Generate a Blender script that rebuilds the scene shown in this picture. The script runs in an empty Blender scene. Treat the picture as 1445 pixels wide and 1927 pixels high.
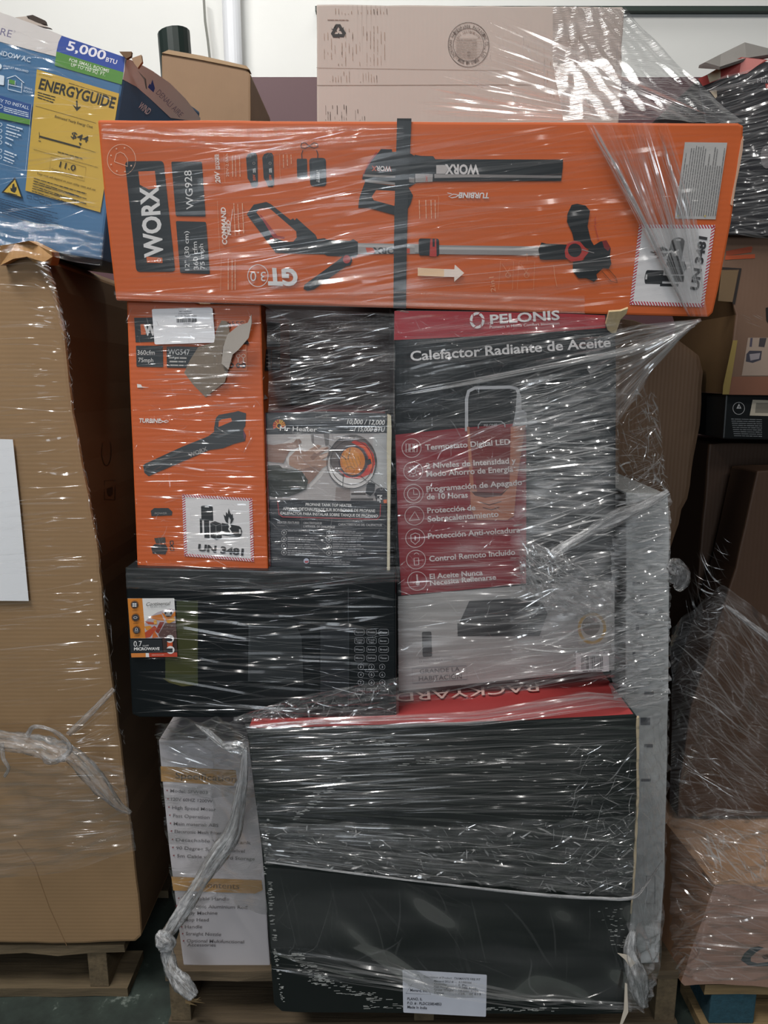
import bpy, bmesh, math, random
import numpy as np
from mathutils import Vector, Matrix

# ------------------------------------------------------------------ camera, world, lights, exposure
W_PX, H_PX, F_PX = 1445.0, 1927.0, 1336.0
CAM_H, PITCH = 1.29, math.radians(11.0)
scene = bpy.context.scene
COL = scene.collection
cam_data = bpy.data.cameras.new('camera')
cam_data.sensor_fit = 'VERTICAL'
cam_data.sensor_height = 36.0
cam_data.lens = 36.0 * F_PX / H_PX
cam_data.clip_start = 0.05
cam = bpy.data.objects.new('camera', cam_data)
COL.objects.link(cam)
cam.location = (0, 0, CAM_H)
cam.rotation_euler = (math.pi / 2 - PITCH, 0, 0)
scene.camera = cam

world = bpy.data.worlds.new('world')
scene.world = world
world.use_nodes = True
bg = world.node_tree.nodes['Background']
bg.inputs['Color'].default_value = (0.80, 0.86, 0.95, 1)
bg.inputs['Strength'].default_value = 0.02


def area_light(name, loc, target, sx, sy, power, color):
    d = bpy.data.lights.new(name, 'AREA')
    d.shape = 'RECTANGLE'
    d.size, d.size_y = sx, sy
    d.energy = power
    d.color = color
    o = bpy.data.objects.new(name, d)
    COL.objects.link(o)
    o.location = loc
    o.rotation_euler = (Vector(target) - Vector(loc)).to_track_quat('-Z', 'Y').to_euler()
    return o


# tube fittings under the hall roof, and the open loading door behind the photographer
area_light('ceiling_tube_light_near', (-1.25, 0.0, 4.2), (-0.1, 1.0, 0.9), 1.9, 0.22, 125, (1.0, 0.97, 0.93))
area_light('ceiling_tube_light_mid', (1.5, -2.2, 4.5), (-0.2, 1.2, 1.1), 2.2, 0.22, 40, (1.0, 0.97, 0.93))
area_light('ceiling_tube_light_rear', (-0.25, 2.35, 4.3), (-0.35, 2.6, 1.0), 2.6, 0.30, 31, (1.0, 0.99, 0.96))
area_light('loading_door_daylight', (-0.9, -5.0, 1.9), (0.0, 1.2, 0.9), 2.2, 2.8, 105, (0.86, 0.93, 1.0))

vs = scene.view_settings
vs.view_transform = 'Standard'
vs.look = 'None'
vs.exposure = 0.0
vs.gamma = 1.0
vs.use_curve_mapping = False
scene.cycles.transparent_max_bounces = 24
scene.cycles.max_bounces = 4
scene.cycles.caustics_reflective = False
scene.cycles.caustics_refractive = False
scene.cycles.diffuse_bounces = 2
scene.cycles.glossy_bounces = 2
scene.cycles.use_adaptive_sampling = True
scene.cycles.adaptive_threshold = 0.08

# ------------------------------------------------------------------ pixel -> place helpers
FWD = Vector((0, math.cos(PITCH), -math.sin(PITCH)))
UPV = Vector((0, math.sin(PITCH), math.cos(PITCH)))
CAMP = Vector((0, 0, CAM_H))


def raydir(px, py):
    vx = (px - W_PX / 2) / F_PX
    vy = (H_PX / 2 - py) / F_PX
    return Vector((vx, 0, 0)) + UPV * vy + FWD


def R(px, py, Y):
    d = raydir(px, py)
    return CAMP + d * (Y / d.y)


def Z(x0, y0, s):
    return lambda p: (x0 + p[0] / s, y0 + p[1] / s)


IDN = lambda p: p
c1, c2, c3 = Z(0, 0, 3.0104), Z(440, 0, 2.5804), Z(960, 0, 2.9794)
c4, c5, c6, c7 = Z(180, 220, 3.4405), Z(400, 240, 3.6125), Z(780, 240, 3.4405), Z(1100, 220, 4.1884)
d1, d2, d3, d4 = Z(220, 550, 3.503), Z(480, 560, 3.57), Z(730, 560, 2.6273), Z(730, 780, 2.6273)
d5, d6, d7, d8 = Z(720, 1080, 2.5804), Z(220, 1050, 2.6759), Z(260, 1340, 3.442), Z(480, 1340, 1.80625)
e1, e2, e3, e4, e5, e6 = Z(0, 400, 2.409), Z(0, 1150, 2.479), Z(1150, 560, 3.569), Z(1150, 1050, 4.281), Z(1150, 1450, 4.041), Z(740, 1790, 7.225)
g1, g2, g3, g4, g5 = Z(1300, 60, 4.586), Z(1320, 440, 4.592), Z(0, 40, 5.071), Z(230, 1110, 12.04), Z(490, 760, 5.558)


class Plane:
    """a flat carton face standing in the room"""
    def __init__(self, a, b, c):
        self.o = R(*a)
        self.n = (R(*b) - self.o).cross(R(*c) - self.o).normalized()
        if self.n.dot(CAMP - self.o) < 0:
            self.n = -self.n

    def P(self, px, py, off=0.0):
        d = raydir(px, py)
        t = (self.o - CAMP).dot(self.n) / d.dot(self.n)
        return CAMP + d * t + self.n * off


class WPlane(Plane):
    """the same from world points"""
    def __init__(self, a, b, c):
        self.o = Vector(a)
        self.n = (Vector(b) - self.o).cross(Vector(c) - self.o).normalized()
        if self.n.dot(CAMP - self.o) < 0:
            self.n = -self.n


# ------------------------------------------------------------------ materials
def srgb(h):
    h = h.lstrip('#')
    out = []
    for i in (0, 2, 4):
        c = int(h[i:i + 2], 16) / 255
        out.append(c / 12.92 if c <= 0.04045 else ((c + 0.055) / 1.055) ** 2.4)
    return (out[0], out[1], out[2], 1)


MATS = {}


def nt(m):
    m.use_nodes = True
    t = m.node_tree
    return t, t.nodes, t.links, t.nodes['Principled BSDF']


def ink(h, rough=0.42, var=0.10, coat=0.0):
    """printed colour on carton or paper, with a little uneven ink"""
    key = (h, rough, var, coat)
    if key in MATS:
        return MATS[key]
    m = bpy.data.materials.new('print_' + h.lstrip('#'))
    t, N, L, b = nt(m)
    c = srgb(h)
    tc = N.new('ShaderNodeTexCoord')
    no = N.new('ShaderNodeTexNoise')
    no.inputs['Scale'].default_value = 14
    no.inputs['Detail'].default_value = 4
    L.new(tc.outputs['Object'], no.inputs['Vector'])
    mx = N.new('ShaderNodeMix')
    mx.data_type = 'RGBA'
    mx.inputs[6].default_value = (c[0] * (1 - var), c[1] * (1 - var), c[2] * (1 - var), 1)
    mx.inputs[7].default_value = (min(1, c[0] * (1 + var) + .002), min(1, c[1] * (1 + var) + .002), min(1, c[2] * (1 + var) + .002), 1)
    L.new(no.outputs['Fac'], mx.inputs[0])
    L.new(mx.outputs[2], b.inputs['Base Color'])
    b.inputs['Roughness'].default_value = rough
    b.inputs['Specular IOR Level'].default_value = 0.4
    b.inputs['Coat Weight'].default_value = coat
    b.inputs['Coat Roughness'].default_value = 0.12
    MATS[key] = m
    return m


def carton_mat(h, var=0.14, flute=0.25, rough=0.62, axis='X', grime=0.0, key2=''):
    """corrugated board: fluting relief, fibres and blotches"""
    key = ('carton', h, var, flute, rough, axis, grime)
    if key in MATS:
        return MATS[key]
    m = bpy.data.materials.new('carton_' + h.lstrip('#'))
    t, N, L, b = nt(m)
    c = srgb(h)
    tc = N.new('ShaderNodeTexCoord')
    no = N.new('ShaderNodeTexNoise')
    no.inputs['Scale'].default_value = 5
    no.inputs['Detail'].default_value = 4
    no.inputs['Roughness'].default_value = 0.65
    L.new(tc.outputs['Object'], no.inputs['Vector'])
    mx = N.new('ShaderNodeMix')
    mx.data_type = 'RGBA'
    mx.inputs[6].default_value = (c[0] * (1 - 2 * var), c[1] * (1 - 2 * var), c[2] * (1 - 2.1 * var), 1)
    mx.inputs[7].default_value = (min(1, c[0] * (1 + var)), min(1, c[1] * (1 + var)), min(1, c[2] * (1 + var)), 1)
    L.new(no.outputs['Fac'], mx.inputs[0])
    out = mx.outputs[2]
    wv = N.new('ShaderNodeTexWave')
    wv.wave_type = 'BANDS'
    wv.bands_direction = axis
    wv.inputs['Scale'].default_value = 38
    wv.inputs['Distortion'].default_value = 0.6
    L.new(tc.outputs['Object'], wv.inputs['Vector'])
    if grime:
        ns = N.new('ShaderNodeTexNoise')
        ns.inputs['Scale'].default_value = 3.2
        ns.inputs['Detail'].default_value = 3
        L.new(tc.outputs['Object'], ns.inputs['Vector'])
        rp = N.new('ShaderNodeValToRGB')
        rp.color_ramp.elements[0].position = 0.54
        rp.color_ramp.elements[1].position = 0.70
        L.new(ns.outputs['Fac'], rp.inputs['Fac'])
        rq = N.new('ShaderNodeValToRGB')
        rq.color_ramp.elements[0].position = 0.74
        rq.color_ramp.elements[1].position = 0.95
        L.new(wv.outputs['Fac'], rq.inputs['Fac'])
        mu = N.new('ShaderNodeMath')
        mu.operation = 'MULTIPLY'
        L.new(rp.outputs['Color'], mu.inputs[0])
        L.new(rq.outputs['Color'], mu.inputs[1])
        ms = N.new('ShaderNodeMath')
        ms.operation = 'MULTIPLY'
        ms.inputs[1].default_value = grime
        L.new(mu.outputs[0], ms.inputs[0])
        m2 = N.new('ShaderNodeMix')
        m2.data_type = 'RGBA'
        m2.inputs[7].default_value = (0.06, 0.04, 0.025, 1)
        L.new(ms.outputs[0], m2.inputs[0])
        L.new(out, m2.inputs[6])
        out = m2.outputs[2]
    L.new(out, b.inputs['Base Color'])
    n2 = N.new('ShaderNodeTexNoise')
    n2.inputs['Scale'].default_value = 9
    n2.inputs['Detail'].default_value = 4
    L.new(tc.outputs['Object'], n2.inputs['Vector'])
    ad = N.new('ShaderNodeMath')
    ad.operation = 'MULTIPLY_ADD'
    ad.inputs[1].default_value = 0.25
    L.new(wv.outputs['Fac'], ad.inputs[0])
    L.new(n2.outputs['Fac'], ad.inputs[2])
    bp = N.new('ShaderNodeBump')
    bp.inputs['Strength'].default_value = flute * .35
    bp.inputs['Distance'].default_value = 0.004
    L.new(ad.outputs[0], bp.inputs['Height'])
    L.new(bp.outputs['Normal'], b.inputs['Normal'])
    b.inputs['Roughness'].default_value = rough
    b.inputs['Specular IOR Level'].default_value = 0.3
    MATS[key] = m
    return m


def wood_mat(h, key='w', scale=(1.5, 30, 30), var=.45):
    k = ('wood', h, key)
    if k in MATS:
        return MATS[k]
    m = bpy.data.materials.new('wood_' + h.lstrip('#'))
    t, N, L, b = nt(m)
    c = srgb(h)
    tc = N.new('ShaderNodeTexCoord')
    mp = N.new('ShaderNodeMapping')
    mp.inputs['Scale'].default_value = scale
    L.new(tc.outputs['Object'], mp.inputs['Vector'])
    no = N.new('ShaderNodeTexNoise')
    no.inputs['Scale'].default_value = 2.5
    no.inputs['Detail'].default_value = 8
    no.inputs['Roughness'].default_value = 0.7
    L.new(mp.outputs['Vector'], no.inputs['Vector'])
    rp = N.new('ShaderNodeValToRGB')
    e = rp.color_ramp.elements
    e[0].position, e[1].position = 0.3, 0.72
    e[0].color = (c[0] * (1 - var), c[1] * (1 - var), c[2] * (1 - var), 1)
    e[1].color = (min(1, c[0] * 1.2), min(1, c[1] * 1.2), min(1, c[2] * 1.2), 1)
    L.new(no.outputs['Fac'], rp.inputs['Fac'])
    L.new(rp.outputs['Color'], b.inputs['Base Color'])
    bp = N.new('ShaderNodeBump')
    bp.inputs['Strength'].default_value = 0.5
    bp.inputs['Distance'].default_value = 0.004
    L.new(no.outputs['Fac'], bp.inputs['Height'])
    L.new(bp.outputs['Normal'], b.inputs['Normal'])
    b.inputs['Roughness'].default_value = 0.85
    MATS[k] = m
    return m


def film_mat(name, white=0.8, rough=0.22, gain=1.0, bump=0.35, streak=(3, 70), spec=0.35):
    """clear stretch film: mostly see-through, whitish where it is pulled into pleats, glossy"""
    m = bpy.data.materials.new(name)
    m.use_nodes = True
    t = m.node_tree
    N, L = t.nodes, t.links
    N.clear()
    out = N.new('ShaderNodeOutputMaterial')
    at = N.new('ShaderNodeAttribute')
    at.attribute_name = 'dens'
    uv = N.new('ShaderNodeUVMap')
    mp = N.new('ShaderNodeMapping')
    mp.inputs['Scale'].default_value = (streak[0], streak[1], 1)
    L.new(uv.outputs['UV'], mp.inputs['Vector'])
    no = N.new('ShaderNodeTexNoise')
    no.inputs['Scale'].default_value = 1.0
    no.inputs['Detail'].default_value = 2
    no.inputs['Roughness'].default_value = 0.6
    L.new(mp.outputs['Vector'], no.inputs['Vector'])
    rp = N.new('ShaderNodeMapRange')
    rp.inputs['From Min'].default_value = 0.34
    rp.inputs['From Max'].default_value = 0.74
    rp.inputs['To Min'].default_value = 0.25
    rp.inputs['To Max'].default_value = 1.9
    L.new(no.outputs['Fac'], rp.inputs['Value'])
    mu = N.new('ShaderNodeMath')
    mu.operation = 'MULTIPLY'
    L.new(at.outputs['Fac'], mu.inputs[0])
    L.new(rp.outputs['Result'], mu.inputs[1])
    mg = N.new('ShaderNodeMath')
    mg.operation = 'MULTIPLY'
    mg.use_clamp = True
    mg.inputs[1].default_value = gain
    L.new(mu.outputs[0], mg.inputs[0])
    bp = N.new('ShaderNodeBump')
    bp.inputs['Strength'].default_value = bump
    bp.inputs['Distance'].default_value = 0.004
    L.new(no.outputs['Fac'], bp.inputs['Height'])
    tr = N.new('ShaderNodeBsdfTransparent')
    di = N.new('ShaderNodeBsdfPrincipled')
    di.inputs['Base Color'].default_value = (white, white, white * 1.01, 1)
    di.inputs['Roughness'].default_value = rough
    di.inputs['Specular IOR Level'].default_value = 0.6
    L.new(bp.outputs['Normal'], di.inputs['Normal'])
    m1 = N.new('ShaderNodeMixShader')
    L.new(mg.outputs[0], m1.inputs[0])
    L.new(tr.outputs[0], m1.inputs[1])
    L.new(di.outputs[0], m1.inputs[2])
    fr = N.new('ShaderNodeFresnel')
    fr.inputs['IOR'].default_value = 1.35
    L.new(bp.outputs['Normal'], fr.inputs['Normal'])
    fm = N.new('ShaderNodeMath')
    fm.operation = 'MULTIPLY'
    fm.use_clamp = True
    fm.inputs[1].default_value = spec
    L.new(fr.outputs[0], fm.inputs[0])
    gl = N.new('ShaderNodeBsdfGlossy')
    gl.inputs['Color'].default_value = (1, 1, 1, 1)
    gl.inputs['Roughness'].default_value = 0.12
    L.new(bp.outputs['Normal'], gl.inputs['Normal'])
    m2 = N.new('ShaderNodeMixShader')
    L.new(fm.outputs[0], m2.inputs[0])
    L.new(m1.outputs[0], m2.inputs[1])
    L.new(gl.outputs[0], m2.inputs[2])
    L.new(m2.outputs[0], out.inputs['Surface'])
    return m


def pleat_mat(name, white, rough, gain, shine):
    m = bpy.data.materials.new(name)
    m.use_nodes = True
    N, L = m.node_tree.nodes, m.node_tree.links
    N.clear()
    out = N.new('ShaderNodeOutputMaterial')
    at = N.new('ShaderNodeAttribute')
    at.attribute_name = 'dens'
    mg = N.new('ShaderNodeMath')
    mg.operation = 'MULTIPLY'
    mg.use_clamp = True
    mg.inputs[1].default_value = gain
    L.new(at.outputs['Fac'], mg.inputs[0])
    tr = N.new('ShaderNodeBsdfTransparent')
    di = N.new('ShaderNodeBsdfDiffuse')
    di.inputs['Color'].default_value = (white, white, white, 1)
    gl = N.new('ShaderNodeBsdfGlossy')
    gl.inputs['Color'].default_value = (1, 1, 1, 1)
    gl.inputs['Roughness'].default_value = rough
    dg_ = N.new('ShaderNodeMixShader')
    dg_.inputs[0].default_value = shine
    L.new(di.outputs[0], dg_.inputs[1])
    L.new(gl.outputs[0], dg_.inputs[2])
    m1 = N.new('ShaderNodeMixShader')
    L.new(mg.outputs[0], m1.inputs[0])
    L.new(tr.outputs[0], m1.inputs[1])
    L.new(dg_.outputs[0], m1.inputs[2])
    L.new(m1.outputs[0], out.inputs['Surface'])
    return m


FILM = film_mat('stretch_film', white=.80, gain=.45, streak=(2.5, 90), bump=.35, spec=.35)
PLEAT = pleat_mat('stretch_film_pleat', .75, .13, .55, .55)
ROPE = film_mat('twisted_film', white=.86, rough=.15, gain=.8, streak=(3, 22), bump=.6, spec=.7)
SOFT = film_mat('slack_film', white=.8, gain=.5, streak=(1.5, 4), bump=.03, spec=.5)


# ------------------------------------------------------------------ object helpers
def thing(name, label, cat, loc=(0, 0, 0), group=None):
    o = bpy.data.objects.new(name, None)
    o.empty_display_size = 0.05
    COL.objects.link(o)
    o.location = loc
    o['label'] = label
    o['category'] = cat
    if group:
        o['group'] = group
    return o


class MB:
    def __init__(self):
        self.v, self.f, self.m, self.mats = [], [], [], []

    def mi(self, mat):
        if mat not in self.mats:
            self.mats.append(mat)
        return self.mats.index(mat)

    def add(self, verts, faces, mat):
        b = len(self.v)
        k = self.mi(mat)
        self.v.extend([tuple(p) for p in verts])
        for f in faces:
            self.f.append(tuple(b + i for i in f))
            self.m.append(k)

    def box(self, a, b, mat):
        x0, y0, z0 = a
        x1, y1, z1 = b
        v = [(x0, y0, z0), (x1, y0, z0), (x1, y1, z0), (x0, y1, z0), (x0, y0, z1), (x1, y0, z1), (x1, y1, z1), (x0, y1, z1)]
        self.add(v, [(0, 3, 2, 1), (4, 5, 6, 7), (0, 1, 5, 4), (1, 2, 6, 5), (2, 3, 7, 6), (3, 0, 4, 7)], mat)

    def build(self, name, parent=None, label=None, bevel=0, smooth=False, segs=2):
        me = bpy.data.meshes.new(name)
        o0 = Vector(parent_loc(parent))
        me.from_pydata([tuple(Vector(p) - o0) for p in self.v], [], self.f)
        for mt in self.mats:
            me.materials.append(mt)
        me.polygons.foreach_set('material_index', self.m)
        if bevel:
            bm = bmesh.new()
            bm.from_mesh(me)
            bmesh.ops.recalc_face_normals(bm, faces=bm.faces)
            bmesh.ops.bevel(bm, geom=list(bm.edges), offset=bevel, segments=segs, affect='EDGES', profile=0.6)
            bm.to_mesh(me)
            bm.free()
        if smooth:
            me.polygons.foreach_set('use_smooth', [True] * len(me.polygons))
        me.update()
        o = bpy.data.objects.new(name, me)
        COL.objects.link(o)
        if parent:
            o.parent = parent
        if label:
            o['label'] = label
        return o


def parent_loc(p):
    v = Vector((0, 0, 0))
    while p is not None:
        v += Vector(p.location)
        p = p.parent
    return v


def rough_outline(pts, seed, amp, step=18):
    """an outline with the small dents of a handled carton edge"""
    rnd = random.Random(seed)
    out = []
    for i in range(len(pts)):
        a, b = Vector(pts[i]), Vector(pts[(i + 1) % len(pts)])
        n = max(1, int((b - a).length / step))
        nrm = Vector((-(b - a).y, (b - a).x)).normalized() if (b - a).length > 0 else Vector((0, 0))
        for k in range(n):
            q = a.lerp(b, k / n)
            if k:
                q = q + nrm * rnd.uniform(-amp, amp)
            out.append((q.x, q.y))
    return out


def prism(name, parent, plane, outline, depth, front, side, top, bevel=0.003, label=None, back_scale=1.0, skew=(0, 0, 0)):
    """a carton: its printed face with the outline seen, going back by its depth"""
    mb = MB()
    fr = [plane.P(*p) for p in outline]
    cen = sum(fr, Vector()) / len(fr)
    bk = [cen + (p - cen) * back_scale - plane.n * depth + Vector(skew) for p in fr]
    n = len(fr)
    mb.add(fr, [tuple(range(n))], front)
    mb.add(bk, [tuple(range(n - 1, -1, -1))], side)
    for i in range(n):
        j = (i + 1) % n
        a, b = fr[i], fr[j]
        e = b - a
        nn = e.cross(plane.n)
        if nn.dot((a + b) / 2 - cen) < 0:
            nn = -nn
        mat = top if nn.normalized().z > 0.7 else side
        mb.add([a, b, bk[j], bk[i]], [(0, 1, 2, 3)], mat)
    o = mb.build(name, parent, label)
    me = o.data
    bm = bmesh.new()
    bm.from_mesh(me)
    bmesh.ops.remove_doubles(bm, verts=bm.verts, dist=0.00002)
    bmesh.ops.recalc_face_normals(bm, faces=bm.faces)
    if bevel:
        es = [e for e in bm.edges if len(e.link_faces) == 2 and e.calc_face_angle(0) > 0.5]
        bmesh.ops.bevel(bm, geom=es, offset=bevel, segments=2, affect='EDGES', profile=0.6, clamp_overlap=True)
    bm.to_mesh(me)
    bm.free()
    return o


_TXT = {}


def glyphs(s, bold=0.0, shear=0.0):
    k = (s, bold, shear)
    if k in _TXT:
        return _TXT[k]
    cu = bpy.data.curves.new('t', 'FONT')
    cu.body = s
    cu.resolution_u = 3
    cu.offset = bold
    cu.shear = shear
    o = bpy.data.objects.new('t', cu)
    COL.objects.link(o)
    dg = bpy.context.evaluated_depsgraph_get()
    me = bpy.data.meshes.new_from_object(o.evaluated_get(dg))
    v = np.array([q.co[:2] for q in me.vertices]) if len(me.vertices) else np.zeros((0, 2))
    if len(v):
        v[:, 1] = np.clip(v[:, 1], -.35, 1.1)
    f = [tuple(p.vertices) for p in me.polygons]
    bpy.data.objects.remove(o)
    bpy.data.curves.remove(cu)
    bpy.data.meshes.remove(me)
    _TXT[k] = (v, f)
    return _TXT[k]


CAP = None


def ear_fill(pts):
    from mathutils.geometry import tessellate_polygon
    return [tuple(t) for t in tessellate_polygon([[Vector((p[0], p[1], 0)) for p in pts]])]


class Print:
    """flat print on a carton face; every mark lies on the face itself"""
    LAYER = 0.00005

    def __init__(self, plane, conv=IDN, base=0.0005):
        self.pl, self.c, self.k, self.base = plane, conv, 0, base
        self.mb = MB()
        self.hold = False

    def _off(self):
        if not self.hold:
            self.k += 1
        return self.base + self.k * self.LAYER

    def _w(self, pts):
        o = self._off()
        return [self.pl.P(*self.c(p), o) for p in pts]

    def poly(self, col, pts):
        self.mb.add(self._w(pts), ear_fill(pts), self.mat(col))
        return self

    def mat(self, col):
        return ink(col) if isinstance(col, str) else col

    def rect(self, col, x0, y0, x1, y1):
        return self.poly(col, [(x0, y0), (x1, y0), (x1, y1), (x0, y1)])

    def rquad(self, col, q, r):
        pts = []
        for i in range(4):
            p, a, b = Vector(q[i]), Vector(q[i - 1]), Vector(q[(i + 1) % 4])
            u, v = (a - p).normalized() * r, (b - p).normalized() * r
            for t in (0, .25, .5, .75, 1):
                s = (p + u) * (1 - t) ** 2 + p * 2 * t * (1 - t) + (p + v) * t * t
                pts.append((s.x, s.y))
        return self.poly(col, pts)

    def disc(self, col, cx, cy, rx, ry=None, n=26):
        ry = ry or rx
        return self.poly(col, [(cx + rx * math.cos(i * 2 * math.pi / n), cy + ry * math.sin(i * 2 * math.pi / n)) for i in range(n)])

    def line(self, col, pts, w, closed=False):
        pts = [Vector(p) for p in pts]
        n = len(pts)
        L_, R_ = [], []
        for i in range(n):
            if closed:
                a, b = pts[i - 1], pts[(i + 1) % n]
            else:
                a, b = pts[max(0, i - 1)], pts[min(n - 1, i + 1)]
            d = (b - a).normalized() if (b - a).length else Vector((1, 0))
            nn = Vector((-d.y, d.x)) * w / 2
            L_.append((pts[i] + nn)[:])
            R_.append((pts[i] - nn)[:])
        v = self._w(L_ + R_)
        fs = [(i, (i + 1) % n, n + (i + 1) % n, n + i) for i in range(n if closed else n - 1)]
        self.mb.add(v, fs, self.mat(col))
        return self

    def ring(self, col, cx, cy, rx, w, ry=None, n=30, a0=0, a1=360):
        ry = ry or rx
        full = abs(a1 - a0) >= 360
        m = n if full else n + 1
        pts = [(cx + rx * math.cos(math.radians(a0 + (a1 - a0) * i / n)), cy + ry * math.sin(math.radians(a0 + (a1 - a0) * i / n))) for i in range(m)]
        return self.line(col, pts, w, closed=full)

    def text(self, col, s, p0, p1, cap, bold=0.0, shear=0.0, mirror=False):
        v, f = glyphs(s, bold, shear)
        if not len(v):
            return self
        global CAP
        if CAP is None:
            h, _ = glyphs('H')
            CAP = h[:, 1].max() - h[:, 1].min()
        x0, x1 = v[:, 0].min(), v[:, 0].max()
        bx, by = p1[0] - p0[0], p1[1] - p0[1]
        Ln = math.hypot(bx, by)
        ux, uy = bx / Ln, by / Ln
        vx, vy = uy, -ux
        if mirror:
            vx, vy = -vx, -vy
        pts = []
        for q in v:
            a = (q[0] - x0) / max(1e-6, x1 - x0) * Ln
            h = q[1] / CAP * cap
            pts.append((p0[0] + ux * a + vx * h, p0[1] + uy * a + vy * h))
        self.mb.add(self._w(pts), f, self.mat(col))
        return self

    def arc_text(self, col, s, cx, cy, r, a0, a1, cap, inward=False, bold=0.0):
        self.k += 1
        self.hold = True
        n = len(s)
        step = (a1 - a0) / max(1, n - 1)
        for i, ch in enumerate(s):
            if ch == ' ':
                continue
            a = math.radians(a0 + step * i)
            w = abs(math.radians(step)) * r * 0.40
            c = (cx + r * math.cos(a), cy + r * math.sin(a))
            tx, ty = -math.sin(a), math.cos(a)
            if inward:
                tx, ty = -tx, -ty
            self.text(col, ch, (c[0] - tx * w, c[1] - ty * w), (c[0] + tx * w, c[1] + ty * w), cap, bold)
        self.hold = False
        return self

    def dashes(self, col, p0, p1, w, seed=0, gap=0.25):
        """a line of print too small to read"""
        rnd = random.Random(seed + int(p0[0] * 7 + p0[1] * 13))
        self.k += 1
        self.hold = True
        d = Vector(p1) - Vector(p0)
        t = 0.0
        Ln = d.length
        while t < 1:
            l = rnd.uniform(2.5, 8) * w / Ln
            e = min(1, t + l)
            a, b = Vector(p0) + d * t, Vector(p0) + d * e
            if (b - a).length > w * .5:
                self.line(col, [a[:], b[:]], w * rnd.uniform(.7, 1))
            t = e + gap * w * 2.2 / Ln
        self.hold = False
        return self

    def barcode(self, col, p0, p1, h, seed=1, n=26):
        rnd = random.Random(seed)
        self.k += 1
        self.hold = True
        d = Vector(p1) - Vector(p0)
        u = d.normalized()
        nn = Vector((u.y, -u.x))
        t = 0
        while t < d.length:
            w = rnd.choice((1, 1, 2, 3)) * d.length / (n * 3)
            a = Vector(p0) + u * t
            b = Vector(p0) + u * min(d.length, t + w)
            self.poly(col, [a[:], b[:], (b + nn * h)[:], (a + nn * h)[:]])
            t += w + rnd.choice((1, 1, 2)) * d.length / (n * 3)
        self.hold = False
        return self

    def done(self, name, parent, label=None):
        o = self.mb.build(name, parent, label)
        if name.endswith('print') or name.endswith('wear'):
            o['kind'] = 'stuff'      # ink marks too fine to pick apart one by one
        return o


def base_of(plane, outline, dep=0.0):
    ps = [plane.P(*p) for p in outline]
    zmin = min(p.z for p in ps)
    c = sum(ps, Vector()) / len(ps) - plane.n * dep * .5
    return (c.x, c.y, zmin)


# ------------------------------------------------------------------ film helpers
def film_grid(rows):
    return np.array([[tuple(R(*p)) for p in r] for r in rows])


def film_at(C, u, v):
    nr, nc = C.shape[:2]
    a = np.clip(u, 0, 1) * (nc - 1)
    b = np.clip(v, 0, 1) * (nr - 1)
    i = np.minimum(a.astype(int), nc - 2)
    j = np.minimum(b.astype(int), nr - 2)
    s = (a - i)[..., None]
    t = (b - j)[..., None]
    return (C[j, i] * (1 - s) * (1 - t) + C[j, i + 1] * s * (1 - t) + C[j + 1, i] * (1 - s) * t + C[j + 1, i + 1] * s * t)


def finish_film(name, parent, V, F, dens, uv, mat, label=None, smooth=True):
    me = bpy.data.meshes.new(name)
    o0 = np.array(parent_loc(parent))
    me.from_pydata((V - o0).tolist(), [], F)
    at = me.attributes.new('dens', 'FLOAT', 'POINT')
    at.data.foreach_set('value', np.asarray(dens, dtype=np.float32))
    ul = me.uv_layers.new(name='UVMap')
    li = np.zeros(len(me.loops), dtype=np.int32)
    me.loops.foreach_get('vertex_index', li)
    ul.data.foreach_set('uv', np.asarray(uv, dtype=np.float32)[li].ravel())
    me.materials.append(mat)
    if smooth:
        me.polygons.foreach_set('use_smooth', [True] * len(me.polygons))
    me.update()
    o = bpy.data.objects.new(name, me)
    COL.objects.link(o)
    o.parent = parent
    if label:
        o['label'] = label
    return o


def sheet(name, parent, rows, seed=0, nu=70, nv=50, amp=.003, dens=.12, fu=3, fv=22, label=None, fade=0.0, mat=None, drop=0.0):
    """a continuous piece of film, lightly rippled along its pull"""
    rnd = np.random.RandomState(seed)
    C = film_grid(rows)
    u, v = np.meshgrid(np.linspace(0, 1, nu), np.linspace(0, 1, nv))
    V = film_at(C, u, v)
    du = np.gradient(V, axis=1)
    dv = np.gradient(V, axis=0)
    n = np.cross(du, dv)
    n /= np.linalg.norm(n, axis=2, keepdims=True) + 1e-9
    h = np.zeros_like(u)
    for k in range(14):
        a, b, p = rnd.uniform(.2, fu), rnd.uniform(fv * .2, fv), rnd.uniform(0, 6.28)
        h += np.sin(6.28 * (a * u * rnd.choice((-1, 1)) + b * v) + p) * rnd.uniform(.3, 1)
    V = V + n * (h * amp / 3)[..., None]
    big = np.zeros_like(u)
    for k in range(8):
        a, b, p = rnd.uniform(.3, 2.5), rnd.uniform(.5, 5), rnd.uniform(0, 6.28)
        big += np.sin(6.28 * (a * u + b * v) + p)
    d = dens * np.clip(1 + .35 * big / 2, .25, 2.2)
    if fade:
        e = np.minimum(np.minimum(u, 1 - u), np.minimum(v, 1 - v))
        d = d * np.clip(e / fade, 0, 1)
    F = []
    for j in range(nv - 1):
        for i in range(nu - 1):
            F.append((j * nu + i, j * nu + i + 1, (j + 1) * nu + i + 1, (j + 1) * nu + i))
    uv = np.stack([u, v], -1).reshape(-1, 2)
    return finish_film(name, parent, V.reshape(-1, 3), F, d.ravel(), uv, mat or FILM, label)


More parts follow.
